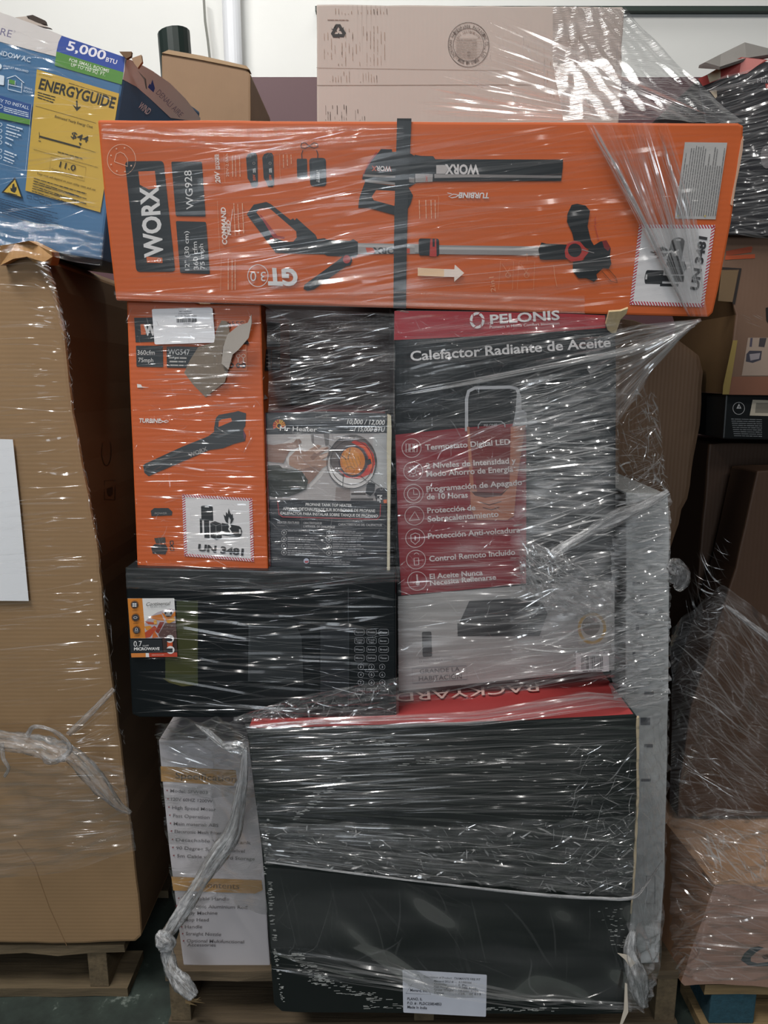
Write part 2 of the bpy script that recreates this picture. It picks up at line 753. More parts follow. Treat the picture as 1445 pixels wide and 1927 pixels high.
def pleats(name, parent, rows, n, seed=0, w=(.0006, .003), L=(.1, .6), slope=(0, .02), wave=.003, tilt=1.0, dens=(.1, .5), lift=.004, segs=12,
           label=None, power=2.0, vbias=None, ubias=None):
    """the pulled threads and pleats of the film: many narrow strips lying along the wrapped load"""
    rnd = np.random.RandomState(seed)
    C = film_grid(rows)
    lu = np.linalg.norm(C[0, -1] - C[0, 0]) * .5 + np.linalg.norm(C[-1, -1] - C[-1, 0]) * .5
    lv = np.linalg.norm(C[-1, 0] - C[0, 0]) * .5 + np.linalg.norm(C[-1, -1] - C[0, -1]) * .5
    VV, FF, DD, UU = [], [], [], []
    base = 0
    s = np.linspace(-.5, .5, segs)
    for k in range(n):
        ln = rnd.uniform(*L)
        v0 = rnd.rand() if vbias is None else vbias(rnd)
        u0 = rnd.rand() if ubias is None else ubias(rnd)
        sl = rnd.normal(slope[0], slope[1])
        cu, su = math.cos(sl), math.sin(sl)
        du, dv = s * ln * cu, s * ln * su
        wv = wave * np.sin(s * rnd.uniform(2, 7) + rnd.uniform(0, 6.28)) * rnd.uniform(.3, 1)
        uu = u0 + (du - wv * su) / lu
        vv = v0 + (dv + wv * cu) / lv
        ok = (uu >= -.001) & (uu <= 1.001) & (vv >= -.001) & (vv <= 1.001)
        if ok.sum() < 3:
            continue
        uu, vv = uu[ok], vv[ok]
        m = len(uu)
        P = film_at(C, uu, vv)
        T = np.gradient(P, axis=0)
        T /= np.linalg.norm(T, axis=1, keepdims=True) + 1e-9
        view = np.array(CAMP) - P
        view /= np.linalg.norm(view, axis=1, keepdims=True)
        B = np.cross(T, view)
        B /= np.linalg.norm(B, axis=1, keepdims=True) + 1e-9
        Nn = np.cross(B, T)
        sg = np.sign((Nn * view).sum(1, keepdims=True))
        Nn *= sg
        a = rnd.uniform(-tilt, tilt) + .35 * np.sin(np.linspace(0, rnd.uniform(2, 9), m) + rnd.uniform(0, 6))
        wd = (w[0] + (w[1] - w[0]) * rnd.rand() ** power)
        prof = np.clip(np.sin(np.linspace(.12, math.pi - .12, m)) * 1.5, 0, 1)
        half = (B * np.cos(a)[:, None] + Nn * np.sin(a)[:, None]) * (wd * prof / 2)[:, None]
        P = P + Nn * (lift * rnd.uniform(.4, 1.2))
        VV.append(np.concatenate([P - half, P + half]))
        de = dens[0] + (dens[1] - dens[0]) * rnd.rand() ** power
        DD.append(np.full(2 * m, de) * np.concatenate([prof, prof]))
        tt = np.linspace(0, ln, m) + rnd.rand() * 9
        UU.append(np.stack([np.concatenate([tt, tt]), np.concatenate([np.zeros(m), np.ones(m)]) + k], -1))
        FF.extend([(base + i, base + i + 1, base + m + i + 1, base + m + i) for i in range(m - 1)])
        base += 2 * m
    o = finish_film(name, parent, np.concatenate(VV), FF, np.concatenate(DD), np.concatenate(UU), PLEAT, label)
    o['kind'] = 'stuff'
    return o


def rope(name, parent, pts, rad, seed=0, dens=.45, label=None, squash=.6, lobes=5):
    """film twisted into a cord or bunched into a tail"""
    rnd = np.random.RandomState(seed)
    P = np.array([tuple(R(*p)) for p in pts])
    t = np.linspace(0, len(P) - 1, (len(P) - 1) * 9 + 1)
    out = []
    for x in t:
        i = min(int(x), len(P) - 2)
        f = x - i
        p0, p1, p2, p3 = P[max(0, i - 1)], P[i], P[i + 1], P[min(len(P) - 1, i + 2)]
        out.append(.5 * ((2 * p1) + (-p0 + p2) * f + (2 * p0 - 5 * p1 + 4 * p2 - p3) * f ** 2 + (-p0 + 3 * p1 - 3 * p2 + p3) * f ** 3))
    Q = np.array(out)
    m, k = len(Q), 20
    rr = np.interp(t, np.arange(len(P)), rad)
    T = np.gradient(Q, axis=0)
    T /= np.linalg.norm(T, axis=1, keepdims=True) + 1e-9
    up = np.array((0.0, -1.0, 0.2))
    A = np.cross(T, up)
    A /= np.linalg.norm(A, axis=1, keepdims=True) + 1e-9
    B = np.cross(T, A)
    V, D, U = [], [], []
    tw = rnd.uniform(0, 6)
    for i in range(m):
        for j in range(k):
            an = j / k * 2 * math.pi
            r = rr[i] * (1 + .35 * math.sin(lobes * an + i * .22 + tw) + .15 * math.sin(2 * an + i * .3) + rnd.uniform(-.03, .03))
            V.append(Q[i] + A[i] * math.cos(an) * r + B[i] * math.sin(an) * r * squash)
            D.append(dens * (.7 + .5 * rnd.rand()))
            U.append((i / 14, j / k))
    F = [(i * k + j, i * k + (j + 1) % k, (i + 1) * k + (j + 1) % k, (i + 1) * k + j) for i in range(m - 1) for j in range(k)]
    F.append(tuple(range(k)))
    F.append(tuple((m - 1) * k + j for j in range(k)))
    return finish_film(name, parent, np.array(V), F, D, np.array(U), ROPE, label)

# ------------------------------------------------------------------ the setting
def struct(o, label=None):
    o['kind'] = 'structure'
    if label:
        o['label'] = label
    return o


def floor_mat():
    m = bpy.data.materials.new('worn_painted_concrete')
    t, N, L, b = nt(m)
    tc = N.new('ShaderNodeTexCoord')
    n1 = N.new('ShaderNodeTexNoise')
    n1.inputs['Scale'].default_value = 5.0
    n1.inputs['Detail'].default_value = 8
    n1.inputs['Roughness'].default_value = .7
    L.new(tc.outputs['Object'], n1.inputs['Vector'])
    r1 = N.new('ShaderNodeValToRGB')
    e = r1.color_ramp.elements
    e[0].position, e[0].color = .40, (.014, .018, .016, 1)
    e[1].position, e[1].color = .60, (.035, .050, .042, 1)
    a = e.new(.66)
    a.color = (.26, .30, .27, 1)
    L.new(n1.outputs['Fac'], r1.inputs['Fac'])
    L.new(r1.outputs['Color'], b.inputs['Base Color'])
    b.inputs['Roughness'].default_value = .55
    bp = N.new('ShaderNodeBump')
    bp.inputs['Strength'].default_value = .3
    bp.inputs['Distance'].default_value = .004
    L.new(n1.outputs['Fac'], bp.inputs['Height'])
    L.new(bp.outputs['Normal'], b.inputs['Normal'])
    return m


def paint_mat(name, h, rough=.55, var=.06, scale=2.0):
    m = bpy.data.materials.new(name)
    t, N, L, b = nt(m)
    c = srgb(h)
    tc = N.new('ShaderNodeTexCoord')
    n1 = N.new('ShaderNodeTexNoise')
    n1.inputs['Scale'].default_value = scale
    n1.inputs['Detail'].default_value = 6
    L.new(tc.outputs['Object'], n1.inputs['Vector'])
    mx = N.new('ShaderNodeMix')
    mx.data_type = 'RGBA'
    mx.inputs[6].default_value = (c[0] * (1 - var), c[1] * (1 - var), c[2] * (1 - var), 1)
    mx.inputs[7].default_value = (min(1, c[0] * (1 + var)), min(1, c[1] * (1 + var)), min(1, c[2] * (1 + var)), 1)
    L.new(n1.outputs['Fac'], mx.inputs[0])
    L.new(mx.outputs[2], b.inputs['Base Color'])
    b.inputs['Roughness'].default_value = rough
    return m


mb = MB()
mb.box((-5, -4.5, -.1), (5, 3.2, 0), floor_mat())
struct(mb.build('floor'), 'dark concrete floor with worn green paint')
mb = MB()
WALL_Y = 3.2
zb = R(535, 145, WALL_Y).z
mb.box((-5, WALL_Y, zb), (5, WALL_Y + .12, 4.2), paint_mat('white_wall_paint', '#e4e4e0'))
mb.box((-5, WALL_Y, 0), (5, WALL_Y + .12, zb), paint_mat('maroon_wall_paint', '#5c3d42'))
struct(mb.build('wall_back'), 'white wall with maroon lower part')
mb = MB()
a = R(590, 6, WALL_Y - .1)
mb.box((a.x, WALL_Y - .03, R(900, 20, WALL_Y - .03).z), (5, WALL_Y, R(900, 11, WALL_Y - .03).z), paint_mat('dark_green_steel', '#2f3d36'))
struct(mb.build('trim_1'), 'dark green steel rail along the wall')
# white drain pipe on the wall
mb = MB()
pc = R(437, 60, WALL_Y - .06)
n = 20
V, Fs = [], []
for z in (0.0, 1.9, 1.9, 1.96, 1.96, 4.2):
    V.append(z)
rr = [.036, .036, .043, .043, .036, .036]
vv = []
for z, r in zip(V, rr):
    for j in range(n):
        vv.append((pc.x + r * math.cos(6.2832 * j / n), pc.y + r * math.sin(6.2832 * j / n), z))
for i in range(len(V) - 1):
    for j in range(n):
        Fs.append((i * n + j, i * n + (j + 1) % n, (i + 1) * n + (j + 1) % n, (i + 1) * n + j))
mb.add(vv, Fs, paint_mat('pipe_white', '#e9ebef', .35))
o = mb.build('drain_pipe', smooth=False)
o['label'], o['category'] = 'white plastic drain pipe running up the back wall', 'pipe'
# thin hanging cable
mb = MB()
P = [R(383, -10, 3.15), R(386, 40, 3.14), R(391, 75, 3.14), R(395, 112, 3.14), R(399, 240, 3.14)]
for i in range(len(P) - 1):
    for r in (0,):
        q, s = P[i], P[i + 1]
        w = .005
        mb.add([q + Vector((-w, 0, 0)), q + Vector((0, -w, 0)), q + Vector((w, 0, 0)), s + Vector((-w, 0, 0)), s + Vector((0, -w, 0)), s + Vector((w, 0, 0))],
               [(0, 1, 4, 3), (1, 2, 5, 4), (2, 0, 3, 5)], paint_mat('cable_grey', '#8d8d86'))
o = mb.build('cable')
o['label'], o['category'] = 'thin grey cable hanging on the white wall beside the pipe', 'cable'

# ------------------------------------------------------------------ pallets
WOOD = wood_mat('#655741')
WOOD_FRONT = wood_mat('#5f513e', 'f')
WOOD_PALE = wood_mat('#927a55', 'p')
BLUE_WOOD = wood_mat('#284d59', 'b', (30, 30, 30), .35)
STR = wood_mat('#6a5b44', 's', (30, 2, 30))


def jag_board(a, b, mat, seed=0, jag=.004):
    """a sawn board with a slightly uneven front edge"""
    rnd = random.Random(seed)
    mb = MB()
    n = 14
    (x0, y0, z0), (x1, y1, z1) = a, b
    V = []
    for i in range(n + 1):
        x = x0 + (x1 - x0) * i / n
        dz = rnd.uniform(-jag, jag)
        dy = rnd.uniform(-jag, jag)
        V += [(x, y0 + dy, z0 + dz), (x, y0 + dy * .4, z1), (x, y1, z1), (x, y1, z0)]
    F = [(0, 1, 2, 3), (4 * n + 3, 4 * n + 2, 4 * n + 1, 4 * n)]
    for i in range(n):
        q = 4 * i
        for k in range(4):
            F.append((q + k, q + 4 + k, q + 4 + (k + 1) % 4, q + (k + 1) % 4))
    mb.add(V, F, mat)
    return mb


def pallet(label, x0, x1, y0, y1, strs, board_mat, group, mats=None, deck=.14, top_boards=6):
    root = thing('wooden_pallet', label, 'pallet', ((x0 + x1) / 2, (y0 + y1) / 2, 0), group)
    t = .021
    L_ = y1 - y0
    for i in range(top_boards):
        w = .11
        y = y0 + (L_ - w) * i / (top_boards - 1)
        jag_board((x0, y, deck - t), (x1, y + w, deck), board_mat, i + 3).build('deck_board', root)
    for i in range(3):
        w = .10
        y = y0 + (L_ - w) * i / 2
        jag_board((x0, y, 0.0), (x1, y + w, t), board_mat, i + 40, .002).build('bottom_board', root)
    for i, sx in enumerate(strs):
        mb = MB()
        mb.box((sx - .02, y0 + .004, t), (sx + .02, y1, deck - t), (mats or {}).get(i, STR))
        mb.build('stringer', root, bevel=.002)
    return root


pal_c = pallet('wooden pallet under the black carton and the white carton', -.43, .585, 1.195, 2.15, (-.405, .08, .56), WOOD_FRONT, 'wooden pallets')
# splintered front end of the corner stringer
mb = MB()
rnd = random.Random(4)
for (px, py) in ((380, 1882), (386, 1888), (372, 1893), (378, 1876), (366, 1884)):
    a = R(352 + rnd.uniform(-4, 4), 1886 + rnd.uniform(-6, 6), 1.185)
    b = R(px, py, 1.17)
    w = Vector((0, 0, .004))
    d = Vector((0, .006, 0))
    mb.add([a - w, a + w, a + d, b], [(0, 1, 3), (1, 2, 3), (2, 0, 3), (0, 2, 1)], WOOD_PALE)
mb.build('splinter', pal_c, 'pale broken splinters of wood')
pal_l = pallet('wooden pallet under the tall plain brown carton', -1.50, -.54, 1.275, 1.95, (-.60, -1.0, -1.47), WOOD, 'wooden pallets', deck=.126)
pal_r = pallet('wooden pallet with a blue painted block under the crumpled carton', .63, 1.6, 1.19, 2.1, (.70, 1.1, 1.57), WOOD_PALE, 'wooden pallets',
               mats={0: BLUE_WOOD}, deck=.114)
mb = MB()
mb.box((.645, 1.192, .021), (.735, 1.30, .092), BLUE_WOOD)
mb.build('block', pal_r, 'pallet block painted blue', bevel=.003)


# ------------------------------------------------------------------ shared printed marks
def battery_sticker(pl, conv, q, name, parent, rot):
    """hatched lithium battery handling sticker; q = its corners TL TR BR BL in print reading order"""
    pr = Print(pl, conv, base=.0009)
    A, B, C_, D = [Vector(p) for p in q]

    def at(u, v):
        p = (A * (1 - u) + B * u) * (1 - v) + (D * (1 - u) + C_ * u) * v
        return (p.x, p.y)
    pr.poly('#d9d6d6', [at(0, 0), at(1, 0), at(1, 1), at(0, 1)])
    b = .045
    n = 26
    pr.k += 1
    pr.hold = True
    for (s0, s1) in (((0, 0), (1, 0)), ((1, 0), (1, 1)), ((1, 1), (0, 1)), ((0, 1), (0, 0))):
        dx, dy = s1[0] - s0[0], s1[1] - s0[1]
        ix, iy = -dy * b, dx * b
        for k in range(n):
            t0, t1 = k / n, (k + .5) / n
            sh = .8 / n
            pts = [(s0[0] + dx * t0, s0[1] + dy * t0), (s0[0] + dx * t1, s0[1] + dy * t1),
                   (s0[0] + dx * min(1, t1 + sh) + ix, s0[1] + dy * min(1, t1 + sh) + iy), (s0[0] + dx * min(1, t0 + sh) + ix, s0[1] + dy * min(1, t0 + sh) + iy)]
            pr.poly('#b8394a', [at(*p) for p in pts])
    pr.hold = False
    K = '#2c2e30'
    for (x0, y0, x1, y1) in ((.265, .18, .435, .40), (.24, .375, .275, .62), (.30, .385, .375, .68)):
        pr.poly(K, [at(x0, y0), at(x1, y0), at(x1, y1), at(x0, y1)])
    for (cx, cy, rx) in ((.35, .18, .085), (.3375, .385, .038)):
        pr.poly(K, [at(cx + rx * math.cos(i * .5236), cy + .022 * math.sin(i * .5236)) for i in range(12)])
    pr.poly('#c9c7c6', [at(.32, .168), at(.38, .168), at(.38, .19), at(.32, .19)])
    pr.poly(K, [at(.39, .43), at(.46, .40), at(.55, .43), at(.55, .66), at(.47, .70), at(.39, .66)])
    pr.line('#c9c7c6', [at(.39, .435), at(.47, .47), at(.55, .435)], 1.2)
    pr.line('#c9c7c6', [at(.47, .47), at(.47, .70)], 1.2)
    pr.poly(K, [at(.555, .42), at(.80, .45), at(.83, .475), at(.845, .54), at(.83, .60), at(.80, .625), at(.555, .615)])
    pr.poly('#c9c7c6', [at(.80, .50), at(.825, .50), at(.825, .57), at(.80, .57)])
    pr.poly('#e6e4e2', [at(.665, .40), at(.69, .47), at(.665, .50), at(.70, .56), at(.68, .57), at(.645, .51), at(.66, .47), at(.645, .43)])
    pr.poly(K, [at(.60, .36), at(.585, .28), at(.615, .31), at(.62, .24), at(.645, .27), at(.66, .18), at(.68, .25), at(.70, .28), at(.715, .26), at(.72, .34),
                at(.735, .33), at(.70, .41), at(.675, .43), at(.685, .36), at(.66, .31), at(.645, .38), at(.65, .42), at(.615, .40)])
    p0, p1 = Vector(at(.20, .89)), Vector(at(.85, .91))
    cap = (Vector(at(.5, .79)) - Vector(at(.5, .89))).length
    pr.text('#3a3a3c', 'UN 3481', p0[:], p1[:], cap, bold=.045)
    return pr.done(name, parent, 'white battery warning sticker with red hatched border')


def worx(pr, col, p0, p1, cap, dirs=1):
    return pr.text(col, 'WORX', p0, p1, cap, bold=.035)


# ------------------------------------------------------------------ orange trimmer and blower carton
ORG, ORG_S = '#cb6334', '#de6a30'
K, Wt = '#24282a', '#d9d6d4'
pl = Plane((183, 225, 1.10), (1400, 232, 1.10), (218, 565, 1.13))
out = [(183, 225), (700, 228), (1390, 231), (1400, 236), (1396, 290), (1384, 360), (1376, 420), (1370, 450), (1352, 545), (1342, 588), (1334, 597), (1150, 592), (740, 580), (470, 572), (218, 566), (199, 400)]
root = thing('product_carton', 'long orange carton picturing a string trimmer and a leaf blower, lying across the stack', 'carton', base_of(pl, out, .23))
OM = carton_mat(ORG, var=.05, flute=.12, rough=.45, axis='Z')
prism('body', root, pl, rough_outline(out, 2, .7, 60), .23, OM, OM, OM, .0035)
pr = Print(pl, c4)
pr.rquad(K, [(190, 288), (440, 285), (516, 1003), (264, 1003)], 26)
pr.poly(ORG, [(277, 354), (384, 350), (396, 462), (345, 470), (287, 440)])
worx(pr, Wt, (434, 905), (402, 446), 112)
pr.poly(ORG, [(329, 905), (432, 912), (434, 946), (333, 944)])
pr.ring('#e8d8d0', 411, 928, 11, 3)
pr.rquad(K, [(490, 290), (688, 290), (712, 645), (520, 642)], 10)
pr.text(Wt, 'WG928', (635, 597), (620, 346), 46, bold=.004)
pr.rquad(K, [(520, 674), (715, 680), (740, 1018), (548, 1010)], 10)
pr.text(Wt, '12" (30 cm)', (608, 992), (601, 740), 28)
pr.text(Wt, '360 cfm', (667, 988), (656, 808), 30)
pr.text(Wt, '75 mph', (708, 986), (696, 822), 28)
pr.done('brand_panel_print', root, 'black panels with large white brand lettering')
pr = Print(pl, c4)
pr.ring('#e7b79b', 168, 278, 92, 3.5, 100)
pr.line('#e7b79b', [(122, 290), (135, 240), (160, 228), (185, 240), (207, 272), (207, 320), (122, 290)], 4)
for k in range(7):
    a = .5 + k * .75
    pr.disc('#e7b79b', 168 + 72 * math.cos(a), 278 + 80 * math.sin(a), 5)
pr.text('#e9d9cf', '20V', (808, 428), (800, 350), 30, bold=.03, shear=.2)
pr.text('#e9d9cf', 'POWER', (790, 340), (782, 240), 12, bold=.02)
pr.text('#e9d9cf', 'SHARE', (806, 342), (797, 240), 14, bold=.03)
pr.text('#e3bda6', '20V-2.0Ah', (864, 388), (858, 240), 18)
for i, x in enumerate((885, 905, 932)):
    pr.dashes('#dea888', (x + 4, 388), (x, 250), 6)
pr.line('#dd9f7c', [(832, 242), (838, 428), (990, 432)], 2)
pr.line('#dd9f7c', [(1192, 242), (1196, 424), (1306, 428)], 2)
for i, x in enumerate((1215, 1240, 1265)):
    pr.dashes('#dea888', (x + 3, 330 - i * 12), (x, 245), 6)
pr.text('#e9d9cf', 'COMMAND', (852, 826), (842, 585), 30, bold=.03, shear=.15)
pr.text('#e9d9cf', 'FEED', (878, 765), (870, 668), 22, bold=.03, shear=.15)
pr.line('#e9d9cf', [(850, 786), (872, 720), (888, 598)], 3)
for i, x in enumerate((900, 925, 955)):
    pr.dashes('#dea888', (x + 5, 770 - 8 * i), (x - 4, 560), 6)
pr.line('#dd9f7c', [(790, 545), (806, 884), (1060, 892)], 2)
pr.line('#dd9f7c', [(810, 1128), (816, 905), (990, 905)], 2)
for i, x in enumerate((860, 885, 905)):
    pr.dashes('#dea888', (x, 1120), (x, 920), 6)
pr.ring(Wt, 1052, 1028, 66, 4.5, 71)
pr.text(Wt, '3.0', (1102, 1003), (1002, 1003), 60)
pr.text(Wt, 'GT', (1310, 988), (1118, 984), 100, bold=.05, shear=-.1)
pr.done('feature_print', root)
# pictures of the battery packs and the charger
for dx in (0, 110):
    pr = Print(pl, c5)
    pr.poly(K, [(228 + dx, 205), (240 + dx, 182), (262 + dx, 172), (293 + dx, 173), (303 + dx, 190), (309 + dx, 390), (298 + dx, 404), (266 + dx, 402), (256 + dx, 372), (238 + dx, 346)])
    pr.ring('#5a5450', 278 + dx, 210, 22, 3, 30, a0=180, a1=400)
    pr.ring('#9a8f88', 281 + dx, 243, 8, 2.5)
    pr.text('#d2571f', '20V', (293 + dx, 362), (289 + dx, 318), 16, bold=.02, shear=.1)
    pr.text(Wt, 'WER', (284 + dx, 308), (282 + dx, 278), 8, bold=.03)
    pr.text(Wt, 'ARE', (294 + dx, 308), (292 + dx, 276), 8, bold=.03)
    pr.done('battery_picture', root, 'printed picture of a battery pack')
pr = Print(pl, c5)
pr.rquad(K, [(572, 212), (642, 212), (645, 348), (575, 346)], 10)
pr.rquad(K, [(656, 208), (770, 206), (774, 400), (664, 400)], 26)
pr.rquad('#2e3335', [(672, 224), (756, 224), (760, 330), (676, 330)], 14)
for k in range(6):
    pr.rect('#b9b4af', 706, 290 + 14 * k, 714, 296 + 14 * k)
pr.text(Wt, 'POWER', (730, 372), (726, 300), 12, bold=.02)
pr.line(K, [(608, 214), (606, 180), (614, 156)], 6)
pr.line(K, [(714, 210), (716, 180), (706, 154)], 6)
pr.line(K, [(600, 130), (606, 108), (630, 104), (660, 130), (690, 142), (716, 132), (714, 112), (690, 104), (658, 126), (630, 144), (604, 138), (600, 130)], 6)
pr.done('charger_picture', root, 'printed picture of a charger with its cord')
# picture of the leaf blower
pr = Print(pl, c5)
pr.poly('#a3382e', [(1112, 166), (1060, 235), (1012, 340), (1030, 352), (1085, 260), (1130, 180)])
pr.poly(K, [(1128, 168), (1145, 146), (1218, 148), (1222, 166), (1330, 168), (1385, 200), (1385, 375), (1340, 405), (1260, 395), (1020, 352), (1040, 290), (1080, 225)])
pr.poly('#8d8682', [(1022, 318), (1280, 330), (1385, 345), (1380, 378), (1250, 360), (1022, 332)])
pr.poly(K, [(1022, 334), (1300, 345), (1300, 372), (1200, 382), (1016, 352)])
pr.poly('#8d8682', [(1034, 352), (1240, 375), (1240, 392), (1036, 372)])
pr.poly(K, [(1036, 370), (1235, 398), (1330, 405), (1362, 462), (1345, 520), (1322, 560), (1322, 600), (1240, 596), (1060, 546), (990, 548), (994, 500), (1000, 470)])
pr.poly(ORG, [(1112, 426), (1250, 432), (1292, 470), (1262, 522), (1232, 532), (1095, 494), (1082, 470)])
pr.text('#c9604a', 'WORX', (1218, 266), (1082, 262), 32, bold=.03)
pr.text(Wt, 'WOR', (1214, 266), (1112, 263), 30, bold=.03)
pr.c = c6
pr.poly(K, [(0, 176), (40, 184), (120, 186), (135, 206), (960, 208), (958, 260), (948, 346), (130, 350), (0, 358)])
pr.poly('#7d7775', [(130, 300), (950, 312), (949, 328), (130, 322)])
pr.poly('#96908d', [(128, 302), (420, 306), (420, 322), (128, 328)])
pr.poly('#9c9592', [(4, 300), (118, 302), (116, 352), (4, 356)])
pr.text('#c9473a', 'X', (86, 312), (70, 312), 40, bold=.0)
pr.text('#cfc8c6', 'WORX', (418, 244), (196, 242), 58, bold=.04)
pr.poly('#b7afac', [(140, 244), (200, 244), (216, 272), (196, 300), (140, 300)])
pr.text(Wt, 'TURBINE', (480, 424), (284, 422), 34, bold=.03, shear=.15)
pr.line(Wt, [(300, 424), (270, 450), (240, 456), (220, 448), (250, 432), (275, 436), (300, 456)], 5)
pr.line(Wt, [(212, 424), (240, 430)], 4)
for x in (30, 72, 106, 132):
    pr.dashes('#dea888', (x + 3, 590), (x, 470), 6)
pr.line('#dd9f7c', [(0, 438), (150, 440), (156, 455), (150, 590)], 2)
pr.done('blower_picture', root, 'printed picture of a black leaf blower')
# picture of the string trimmer
pr = Print(pl, c5)
pr.poly(K, [(232, 590), (280, 524), (365, 506), (395, 520), (530, 628), (548, 618), (558, 630), (572, 616), (620, 660), (700, 730), (712, 758), (760, 752), (780, 762),
            (935, 770), (955, 758), (988, 778), (988, 862), (972, 880), (780, 872), (760, 862), (600, 858), (430, 852), (390, 800)])
pr.poly(ORG, [(298, 578), (318, 552), (375, 546), (400, 560), (568, 706), (572, 748), (548, 776), (500, 778), (440, 756), (400, 700)])
pr.poly('#9c3a34', [(318, 590), (335, 600), (440, 735), (490, 744), (488, 758), (415, 752)])
pr.disc('#b8483a', 400, 760, 12)
pr.text('#c9c0ba', 'COMMAND', (518, 828), (440, 826), 9, bold=.02)
pr.text('#c9c0ba', 'FEED', (500, 818), (470, 817), 8, bold=.02)
pr.poly('#9a9491', [(988, 786), (1404, 792), (1404, 858), (988, 860)])
pr.poly('#b5afac', [(988, 796), (1404, 802), (1404, 818), (988, 812)])
pr.poly('#c2513a', [(1040, 816), (1088, 818), (1110, 852), (1050, 852)])
pr.poly('#c2513a', [(1320, 822), (1340, 822), (1340, 856), (1310, 856)])
pr.text(K, 'WORX', (1318, 820), (1090, 818), 38, bold=.035)
pr.poly(K, [(882, 880), (905, 866), (940, 872), (950, 905), (935, 938), (905, 944), (690, 1100), (645, 1110), (618, 1098), (625, 1068), (850, 905)])
pr.poly('#4a4e50', [(690, 1040), (720, 1020), (705, 1070), (665, 1092), (650, 1078)])
pr.disc('#a83a36', 912, 896, 26, 28, n=16)
pr.c = c6
pr.poly('#8f8a88', [(150, 762), (806, 770), (806, 828), (150, 820)])
pr.poly('#b3adaa', [(150, 774), (806, 782), (806, 798), (150, 790)])
pr.rquad(K, [(26, 718), (158, 720), (160, 832), (28, 828)], 16)
pr.poly('#b03c36', [(102, 722), (140, 722), (142, 836), (96, 834)])
pr.rect('#24282a', 116, 722, 130, 772)
pr.poly('#a59f9c', [(0, 756), (26, 756), (26, 810), (0, 808)])
pr.poly(K, [(800, 790), (820, 744), (850, 752), (985, 758), (1040, 740), (1080, 760), (1120, 820), (1070, 866), (990, 852), (840, 856), (810, 852)])
pr.poly(K, [(1015, 502), (1050, 494), (1105, 506), (1134, 540), (1118, 640), (1140, 730), (1170, 780), (1150, 800), (1030, 735), (1018, 680), (985, 610), (988, 560)])
pr.poly(K, [(1130, 780), (1200, 738), (1240, 730), (1268, 780), (1262, 830), (1272, 880), (1256, 914), (1220, 908), (1175, 950), (1182, 980), (1160, 998), (1110, 975), (1060, 976), (1022, 930), (1024, 870), (1090, 860)])
pr.poly('#7a2f2f', [(1212, 735), (1240, 730), (1268, 780), (1250, 800), (1225, 780)])
pr.poly('#b03c36', [(970, 800), (985, 755), (1030, 732), (1070, 740), (1126, 806), (1080, 862), (1010, 868), (975, 840)])
pr.disc('#2a2c2e', 1035, 795, 44, 44)
pr.line('#b8483a', [(1168, 578), (1166, 640), (1190, 732)], 5)
pr.line('#7a4a30', [(1212, 930), (1270, 996), (1312, 1004), (1300, 970), (1250, 912)], 4)
pr.line('#8f8a88', [(1080, 790), (1160, 812)], 5)
pr.line('#e2996f', [(726, 815), (728, 862)], 2)
for (x0, x1) in ((556, 640), (676, 776)):
    pr.line('#dd9a74', [(x0, 864), (x1, 866), (x1 - 8, 1050), (x0 - 14, 1048)], 2, closed=True)
    pr.line('#dd9a74', [(x0 + 10, 885), (x0 + 60, 960), (x0 + 30, 960), (x0 + 60, 910)], 2.5)
    pr.ring('#dd9a74', x0 + 48, 955, 16, 2.5)
pr.text('#dd9a74', '2in1', (524, 1062), (510, 965), 30)
pr.line('#dd9a74', [(920, 1030), (905, 960), (898, 895)], 3)
pr.poly('#f0c9a2', [(20, 908), (190, 916), (190, 966), (20, 960)])
pr.poly('#efdccf', [(190, 916), (256, 918), (260, 888), (320, 942), (256, 998), (256, 968), (190, 966)])
pr.done('trimmer_picture', root, 'printed picture of a string trimmer')
# warning panel and battery sticker at the end
pr = Print(pl, c7, base=.0008)
pr.poly('#b4b1ae', [(788, 200), (1122, 204), (1030, 808), (708, 802)])
rnd = random.Random(9)
for k in range(17):
    x0 = 730 + k * 18.5
    top = 225 + rnd.choice((0, 0, 20, 60, 150, 10)) + k * .8
    pr.dashes('#6d6b6b', (x0, 782), (x0 + 78 * (782 - top) / 560, top), 7, seed=k)
for x in (728, 942):
    pr.poly('#c9b458', [(x - 8, 782), (x + 10, 774), (x + 6, 792)])
pr.done('warning_label', root, 'grey sticker of small warning text')
# the sticker reads upwards: its top edge is at the box's inner side
battery_sticker(pl, c7, [(352, 1480), (428, 848), (1028, 852), (936, 1500)], 'battery_sticker', root, 90)
# black strap round the carton
SM = ink('#1d2122', .35)
pls = WPlane(pl.P(300, 300, .0016), pl.P(900, 300, .0016), pl.P(500, 500, .0016))
so = [(747, 226), (774, 226), (771, 300), (767, 400), (765, 480), (764, 581), (740, 580), (741, 480), (742, 400), (745, 300)]
prism('strap', root, pls, so, .0022, SM, SM, SM, 0)
ps = [pl.P(747, 227.5, .002), pl.P(774, 227.7, .002)]
mb = MB()
mb.add([ps[0], ps[1], ps[1] - pl.n * .235 + Vector((0, 0, .001)), ps[0] - pl.n * .235 + Vector((0, 0, .001))], [(0, 1, 2, 3)], SM)
up = Vector((0, 0, .003))
mb2 = MB()
mb2.add([p + up for p in (ps[0], ps[1], ps[1] - pl.n * .235, ps[0] - pl.n * .235)] + [p + up * .2 for p in (ps[0], ps[1], ps[1] - pl.n * .235, ps[0] - pl.n * .235)],
        [(0, 1, 2, 3), (4, 7, 6, 5), (0, 4, 5, 1), (1, 5, 6, 2), (2, 6, 7, 3), (3, 7, 4, 0)], SM)
mb2.build('strap', root)
